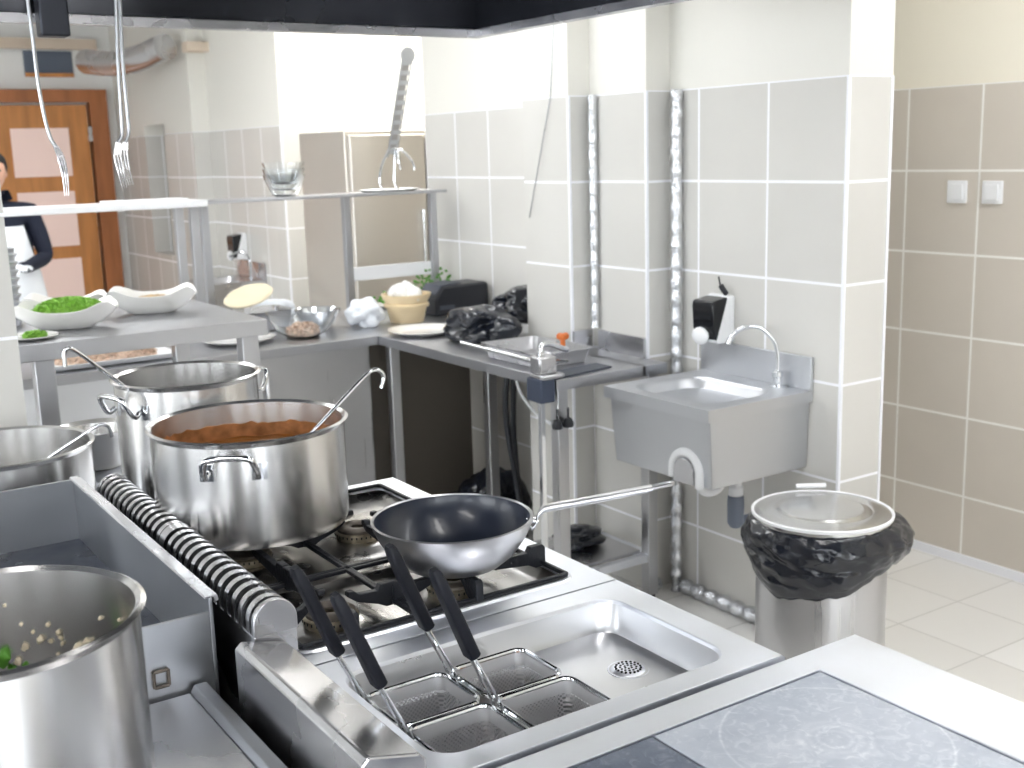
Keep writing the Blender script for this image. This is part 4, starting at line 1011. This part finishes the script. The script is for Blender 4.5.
# items on the back counter
def plate(x, y, z, R, label, name='plate'):
    b = nb(); lathe(b, (x, y), [(0, z), (R*.6, z), (R*.7, z+.004), (R*.97, z+.018), (R, z+.020), (R, z+.022), (R*.95, z+.021), (R*.68, z+.009), (R*.6, z+.006), (0, z+.006)], 64)
    return tag(obj(name, b, M_ceramic, loc=(x, y, z)), label, 'plate')
plate(2.395, 4.31, .901, .15, 'round white plate on the near corner of the corner worktable')
plate(1.70, 4.66, .901, .155, 'round white plate on the back counter under the pass table')
plate(2.70, 5.16, .901, .09, 'small white plate with parsley behind the cream tub')
for k in range(16):
    pass
b = nb()
for k in range(60):
    blob(b, (2.655+random.gauss(0, .02), 5.14+random.gauss(0, .02), .935+abs(random.gauss(0, .018))), .008, 1, .5, 3, k)
tag(obj('parsley', b, M_leaf, loc=(2.655, 5.14, .92)), 'small bunch of parsley left of the cream tub', 'parsley', kind='stuff')
b = nb()
for k in range(90):
    blob(b, (2.90+random.gauss(0, .055), 5.10+random.gauss(0, .03), .99+abs(random.gauss(0, .035))), .008, 1, .5, 3, k)
for k in range(9): tube(b, [(2.90+random.gauss(0, .01), 5.10, .905), (2.9+random.gauss(0, .05), 5.1, 1.0)], .002, 5)
tag(obj('parsley', b, M_leaf, loc=(2.90, 5.10, .905)), 'bushier parsley bunch standing behind the cream tub', 'parsley', kind='stuff')
# cream tub with white content
cC = (2.52, 4.68)
t = thing('cream_tub', 'cream plastic tubs nested and filled with white cream', 'tub', (cC[0], cC[1], .901))
b = nb(); lathe(b, cC, [(0, .901), (.075, .901), (.078, .905), (.092, .97), (.103, .972), (.105, .985), (.100, .990), (.096, .992), (.112, 1.02), (.114, 1.032), (.108, 1.032), (.09, .99), (.072, .91), (0, .908)], 48); obj('tub_shell', b, M_cream, t)
b = nb()
for k in range(16):
    a = random.uniform(0, 2*PI); r = random.uniform(0, .082); blob(b, (cC[0]+r*math.cos(a), cC[1]+r*math.sin(a), 1.03+(.08-r)*.35), .032, 2, .35, 2.5, k)
tag(obj('whipped_cream', b, M_ceramic, loc=(cC[0], cC[1], 1.0)), 'white cream heaped in the cream tub', 'cream', kind='stuff')
# black printer/radio box
t = thing('receipt_printer', 'black receipt printer on the counter against the tiled wall', 'printer', (2.86, 4.80, .901))
pm = [(2.70, .901), (2.70, .985), (2.745, 1.04), (2.985, 1.045), (2.995, 1.03), (2.995, .901)]
b = nb(); prism(b, pm, 'y', 4.72, 4.90); obj('printer_body', b, M_black, t, bevel=.012, seg=3)
b = nb(); prism(b, [(2.712, 1.002), (2.742, 1.038), (2.85, 1.047), (2.85, 1.05), (2.74, 1.044), (2.706, 1.003)], 'y', 4.735, 4.885); obj('paper_cover', b, M_rubber, t)
b = nb(); box(b, 2.72, 2.80, 4.717, 4.72, .93, .95); obj('panel', b, M_rubber, t)

# crumpled bags
def crumple(name, c, r, label, m, seed, sub=5, cat='bag', amp=.45, zmin=None):
    b = nb(); ret = bmesh.ops.create_icosphere(b, subdivisions=sub, radius=1); c = Vector(c); r = Vector(r)
    for v in ret['verts']:
        p = v.co.copy(); sd = Vector((seed*3.1, seed*1.3, seed*.7))
        k = 1 + amp*noise.noise(p*1.6+sd) + .16*(noise.ridged_multi_fractal(p*1.9+sd, 1., 2.2, 4, 1., 2.)-1.)*.6
        q = Vector((p.x*r.x, p.y*r.y, p.z*r.z))*k + c
        if zmin is not None and q.z < zmin: q.z = zmin + .002*noise.noise(p*9)+.002
        v.co = q
    o = obj(name, b, m, loc=(c.x, c.y, zmin if zmin is not None else c.z), smooth=True); return tag(o, label, cat)
crumple('bin_bag', (2.475, 3.96, .96), (.12, .17, .085), 'crumpled black plastic bag lying on the corner worktable, front half', M_bag, 2, zmin=.901)
crumple('bin_bag', (2.74, 4.03, 1.02), (.13, .12, .085), 'upper heap of crumpled black plastic against the tiled wall', M_bag, 5, zmin=.93)
crumple('bin_bag', (2.66, 4.20, .12), (.17, .17, .15), 'full black rubbish bag on the floor under the corner worktable', M_bag, 7, zmin=.002)
crumple('bin_bag', (2.50, 3.36, .215), (.10, .08, .04), 'small flat black bag on the low shelf of the worktable', M_bag, 9, zmin=.191)
crumple('cloth_bundle', (2.31, 4.69, .955), (.085, .075, .07), 'crumpled white cloth beside the glass mixing bowl', M_apron, 4, cat='cloth', zmin=.901)
crumple('cloth_bundle', (2.04, 5.13, .95), (.13, .06, .055), 'white cloth behind the steel pan of flatbread', M_apron, 12, cat='cloth', zmin=.901)
crumple('paper_scrap', (2.44, 4.12, .30), (.03, .03, .02), 'crumpled white paper scrap under the worktable', M_whitep, 8, 3, cat='paper') if False else None
b = nb(); blob(b, (2.62, 4.42, .02), (.045, .035, .02), 2, .6, 2, 3); tag(obj('paper_scrap', b, M_whitep, loc=(2.62, 4.42, .002)), 'crumpled white paper scrap on the floor under the worktable', 'paper')

# glass mixing bowl with leftovers
cM = (1.97, 4.60)
b = nb(); lathe(b, cM, [(0, .901), (.06, .901), (.11, .93), (.145, .99), (.153, 1.012), (.148, 1.012), (.140, .99), (.105, .935), (.058, .906), (0, .906)], 56)
tag(obj('mixing_bowl', b, M_glass, loc=(cM[0], cM[1], .901)), 'clear glass mixing bowl with scraps on the back counter', 'glass bowl')
heap('leftovers', cM, .075, .06, .912, .045, 160, M_meat, 'pale and orange scraps inside the glass mixing bowl', 'food', .016, 0, 4)
cM2 = (2.14, 4.82)
t = thing('steel_mixing_bowl', 'shiny steel mixing bowl behind the glass bowl', 'bowl', (cM2[0], cM2[1], .901))
b = nb(); lathe(b, cM2, [(0, .901), (.05, .901), (.08, .93), (.100, .975), (.105, .98), (.105, .983), (.097, .978), (.077, .934), (.048, .905), (0, .905)], 48); obj('bowl_shell', b, M_chrome, t)
for v_ in ():
    pass
# tray with flatbread at back (u~240,y~295)
t = thing('gastronorm_pan', 'steel pan stacked with pale flatbread on the back counter', 'steel pan', (1.86, 4.98, .901))
b = nb(); 
lo = rrect(1.72, 2.02, 4.86, 5.04, .02); 
loft(b, [[(x, y, .905) for x, y in lo], [(x, y, .99) for x, y in rrect(1.705, 2.035, 4.845, 5.055, .025)], [(x, y, .992) for x, y in rrect(1.695, 2.045, 4.835, 5.065, .03)], [(x, y, .988) for x, y in rrect(1.71, 2.03, 4.85, 5.05, .022)], [(x, y, .91) for x, y in rrect(1.725, 2.015, 4.865, 5.035, .018)]], True, True)
obj('pan_shell', b, M_steel, t)
b = nb()
lathe(b, (0, 0), [(0, 0), (.105, .002), (.115, .008), (.105, .014), (0, .016)], 40)
for v in b.verts:
    x, y, z = v.co; v.co = Vector((1.87+x, 4.95+y*.55, 1.045+z*1.6+x*.22+y*.28))
tag(obj('flatbread', b, mat('pale_bread', srgb(240, 228, 198), .6), loc=(1.86, 4.97, 1.0)), 'pale round flatbread leaning across the steel pan', 'bread')
# tray of chopped meat
t = thing('meat_tray', 'white-edged steel tray of chopped meat on the back counter at left', 'tray', (1.15, 4.58, .901))
b = nb(); loft(b, [[(x, y, .905) for x, y in rrect(.92, 1.36, 4.46, 4.72, .02)], [(x, y, .925) for x, y in rrect(.90, 1.38, 4.44, 4.74, .025)], [(x, y, .925) for x, y in rrect(.91, 1.37, 4.45, 4.73, .02)], [(x, y, .910) for x, y in rrect(.925, 1.355, 4.465, 4.715, .02)]], True, True); obj('tray_shell', b, M_whitep, t)
heap('chopped_meat', (1.14, 4.60), .20, .11, .911, .028, 900, M_meat, 'chopped meat spread on the white-edged tray', 'meat', .011, 0, 8)
plate(1.35, 4.95, .901, .12, 'white plate deep under the left over-shelf')

# ---- GN pan on worktable
t = thing('gastronorm_pan', 'shallow steel pan with rounded corners beside the can opener', 'steel pan', (2.41, 3.42, .901))
gx0, gx1, gy0, gy1 = 2.27, 2.53, 3.28, 3.66
b = nb()
loft(b, [[(x, y, .902) for x, y in rrect(gx0+.02, gx1-.02, gy0+.02, gy1-.02, .03)], [(x, y, .950) for x, y in rrect(gx0+.006, gx1-.006, gy0+.006, gy1-.006, .03)], [(x, y, .952) for x, y in rrect(gx0-.004, gx1+.004, gy0-.004, gy1+.004, .035)], [(x, y, .955) for x, y in rrect(gx0-.004, gx1+.004, gy0-.004, gy1+.004, .035)], [(x, y, .954) for x, y in rrect(gx0+.009, gx1-.009, gy0+.009, gy1-.009, .028)], [(x, y, .906) for x, y in rrect(gx0+.023, gx1-.023, gy0+.023, gy1-.023, .025)]], True, True)
obj('pan_shell', b, M_steel, t)
# ---- can opener
t = thing('can_opener', 'bench can opener with orange crank knob clamped to the worktable corner', 'can opener', (2.19, 3.13, .901))
b = nb(); prism(b, [(2.20, 3.102), (2.50, 3.15), (2.50, 3.24), (2.20, 3.20)], 'z', .9005, .907); obj('base_mat', b, M_rubber, t)
b = nb(); box(b, 2.162, 2.222, 3.103, 3.19, .825, .908); obj('clamp', b, M_bluegrey, t, bevel=.006)
b = nb(); box(b, 2.172, 2.190, 3.12, 3.138, .22, 1.0); obj('steel_bar', b, M_chrome, t, bevel=.002)
b = nb(); box(b, 2.155, 2.225, 3.095, 3.155, .925, .985); box(b, 2.16, 2.25, 3.085, 3.165, .908, .925); obj('gear_housing', b, M_steel, t, bevel=.006)
b = nb(); tube(b, smooth_path([(2.19, 3.13, .985), (2.19, 3.135, 1.015), (2.23, 3.14, 1.018), (2.30, 3.15, .99), (2.325, 3.18, .988)], 6), .010, 10); tube(b, [(2.20, 3.12, .965), (2.30, 3.14, .95)], .006, 8)
tube(b, [(2.17, 3.16, .965), (2.17, 3.62, .972)], .007, 10); obj('crank_arm', b, M_chrome, t)
b = nb(); tube(b, [(2.312, 3.18, .99), (2.312, 3.18, 1.02)], .009, 12)
for a in (0, 2.1, 4.2): blob(b, (2.312+.012*math.cos(a), 3.18+.009*math.sin(a), 1.030), .013, 2, .1)
obj('crank_knob', b, M_orange, t)
for x in (2.225, 2.27):
    b = nb(); tube(b, [(x, 3.10, .80), (x, 3.10, .765)], .004, 8); lathe(b, (x, 3.10), [(0, .765), (.012, .763), (.020, .745), (.017, .733), (0, .733)], 16); obj('clamp_screw', b, M_black, t)
# hoses under the table
for pts, m_, lab in (([(2.60, 3.95, .84), (2.57, 3.95, .6), (2.60, 3.93, .3), (2.62, 3.9, .05)], M_black, 'black hose hanging under the corner worktable'), ([(2.56, 3.84, .84), (2.55, 3.82, .72), (2.58, 3.74, .62), (2.60, 3.62, .58)], M_whitep, 'pale cable looping under the corner worktable'), ([(2.66, 4.0, .84), (2.64, 4.0, .5), (2.66, 3.98, .05)], M_black, 'second black hose behind the first under the worktable')):
    b = nb(); tube(b, smooth_path(pts, 8), .013 if m_ is M_black else .006, 10); tag(obj('hose', b, m_, loc=pts[-1]), lab, 'hose')

# second hand sink + dispenser on the rear wall
t = thing('hand_sink', 'small steel hand sink far back on the grey tiled wall', 'sink', (2.7, 7.5, .7))
b = nb(); bw = rrect(2.50, 2.80, 7.30, 7.68, .06); out = ring_top(None, 2.44, 2.868, 7.24, 7.74, .87, bw, 0)
loft(b, [[(x, y, .83) for x, y in out], [(x, y, .87) for x, y in out], [(x, y, .87) for x, y in bw], [(x, y, .76) for x, y in rrect(2.54, 2.76, 7.34, 7.64, .05)]], False, True); obj('sink_bowl', b, M_steel, t)
b = nb(); box(b, 2.46, 2.868, 7.26, 7.72, .64, .83); obj('sink_apron', b, M_steel_b, t); b = nb(); box(b, 2.856, 2.868, 7.24, 7.74, .87, .98); obj('upstand', b, M_steel, t)
b = nb(); tube(b, smooth_path([(2.82, 7.4, .87), (2.82, 7.4, 1.0), (2.78, 7.44, 1.05), (2.72, 7.5, 1.02)], 6), .009, 8); obj('faucet', b, M_chrome, t)
dispenser(2.869, 7.60, .985, 'black and white soap dispenser on the far grey tiled wall', 1.1, .06)

# silver duct high at the back
b = nb(); tube(b, smooth_path([(2.35, 9.2, 2.40), (2.45, 8.8, 2.36), (2.52, 8.4, 2.37), (2.6, 8.1, 2.42)], 8), .09, 20); tag(obj('air_duct', b, M_foil if False else M_steel, loc=(2.45, 8.8, 2.4)), 'shiny curved air duct high on the rear wall', 'duct')

# ================================================================== PERSON
def person():
    t = thing('person', 'person in a navy top and white apron standing before the orange door', 'person', (1.345, 7.5, 0))
    X, Y = 1.345, 7.5
    V = [(0, 0, .98), (0, 0, 1.20), (0, 0, 1.40), (-.01, -.02, 1.52), (-.03, -.05, 1.60),            # 0-4 pelvis spine neck
         (.17, .02, 1.45), (.23, -.02, 1.17), (.06, -.25, 1.13), (.0, -.33, 1.14),                   # 5-8 right arm, bent forward
         (-.19, -.02, 1.45), (-.25, -.10, 1.19), (-.14, -.32, 1.12), (-.08, -.36, 1.12),             # 9-12 left arm
         (.10, 0, .88), (.12, -.02, .48), (.12, .02, .08), (.13, -.13, .04),                         # legs
         (-.10, 0, .88), (-.12, -.04, .48), (-.12, 0, .08), (-.13, -.15, .04)]
    E = [(0, 1), (1, 2), (2, 3), (3, 4), (2, 5), (5, 6), (6, 7), (7, 8), (2, 9), (9, 10), (10, 11), (11, 12), (0, 13), (13, 14), (14, 15), (15, 16), (0, 17), (17, 18), (18, 19), (19, 20)]
    Rr = [.145, .14, .15, .06, .055, .075, .052, .040, .032, .075, .052, .040, .032, .095, .062, .045, .035, .095, .062, .045, .035]
    me = bpy.data.meshes.new('body'); me.from_pydata(V, E, []); me.update()
    o = bpy.data.objects.new('body', me); C.objects.link(o); o.parent = t
    o.modifiers.new('skin', 'SKIN'); 
    if not me.skin_vertices: bpy.context.view_layer.update()
    for i, sv in enumerate(me.skin_vertices[0].data): sv.radius = (Rr[i], Rr[i]*(.78 if i < 3 else 1)); sv.use_root = (i == 0)
    s = o.modifiers.new('sub', 'SUBSURF'); s.levels = 2; s.render_levels = 2
    me.materials.append(M_navy)
    # head
    b = nb(); blob(b, (X-.05, Y-.09, 1.715), (.078, .098, .118), 3, 0)
    for v in b.verts:
        dz = v.co.z-1.715
        if dz < 0: v.co.x = X-.05+(v.co.x-(X-.05))*(1+dz*2.2)
    blob(b, (X-.06, Y-.187, 1.70), (.012, .020, .018), 2, 0)
    for s_ in (-1, 1): blob(b, (X-.05+s_*.078, Y-.08, 1.71), (.010, .020, .030), 2, 0)
    obj('head', b, M_skin, t)
    b = nb(); tube(b, [(X-.085, Y-.183, 1.665), (X-.055, Y-.186, 1.662), (X-.03, Y-.181, 1.665)], .005, 8); obj('mouth', b, M_rust, t)
    for s_ in (-1, 1):
        b = nb(); blob(b, (X-.055+s_*.030, Y-.178, 1.725), (.012, .008, .007), 2, 0); obj('eye', b, M_black, t)
    b = nb(); blob(b, (X-.045, Y-.065, 1.75), (.088, .105, .105), 3, .06, 3)
    for v in b.verts:
        if v.co.y < Y-.13 and v.co.z < 1.77: v.co.y = Y-.13
        if v.co.z < 1.70: v.co.z = 1.70
    obj('hair', b, M_hair, t)
    # gloved hands with five fingers
    for (hx, hy, hz, dx) in ((X+.0, Y-.34, 1.14, -1), (X-.08, Y-.37, 1.12, 1)):
        b = nb(); blob(b, (hx+dx*.015, hy-.02, hz), (.040, .045, .022), 2, .05)
        for k in range(4):
            fx = hx+dx*.015-.03+k*.02; ln = (.055, .068, .072, .060)[k]
            tube(b, smooth_path([(fx, hy-.045, hz), (fx, hy-.045-ln*.6, hz+.004), (fx, hy-.045-ln, hz-.018)], 4), [.010]*4+[.009]*4+[.007], 8)
        tube(b, smooth_path([(hx-dx*.02, hy-.01, hz), (hx-dx*.05, hy-.03, hz), (hx-dx*.055, hy-.06, hz-.01)], 4), .010, 8)
        obj('gloved_hand', b, M_apron, t)
    # apron over the front
    b = nb(); L_ = []
    for z, w, d in ((1.38, .10, .135), (1.25, .13, .140), (1.08, .18, .150), (.95, .20, .155), (.75, .22, .16), (.5, .23, .17)):
        L_.append([(X+w*math.sin(a), Y-d*math.cos(a)-.02, z) for a in [(-1+2*k/12)*1.25 for k in range(13)]])
    Vv = [[b.verts.new(p) for p in r] for r in L_]
    for A, B in zip(Vv, Vv[1:]):
        for k in range(12): b.faces.new((A[k], A[k+1], B[k+1], B[k]))
    o = obj('apron', b, M_apron, t); md = o.modifiers.new('thick', 'SOLIDIFY'); md.thickness = .006
person()
bpy.data.objects['person'].scale = (.95, .95, .945)
# white cloth hung left behind the pass table
crumple('draped_cloth', (.86, 4.45, 1.27), (.12, .05, .16), 'large white cloth heaped beyond the pass table in front of the person', M_apron, 21, cat='cloth') if False else None
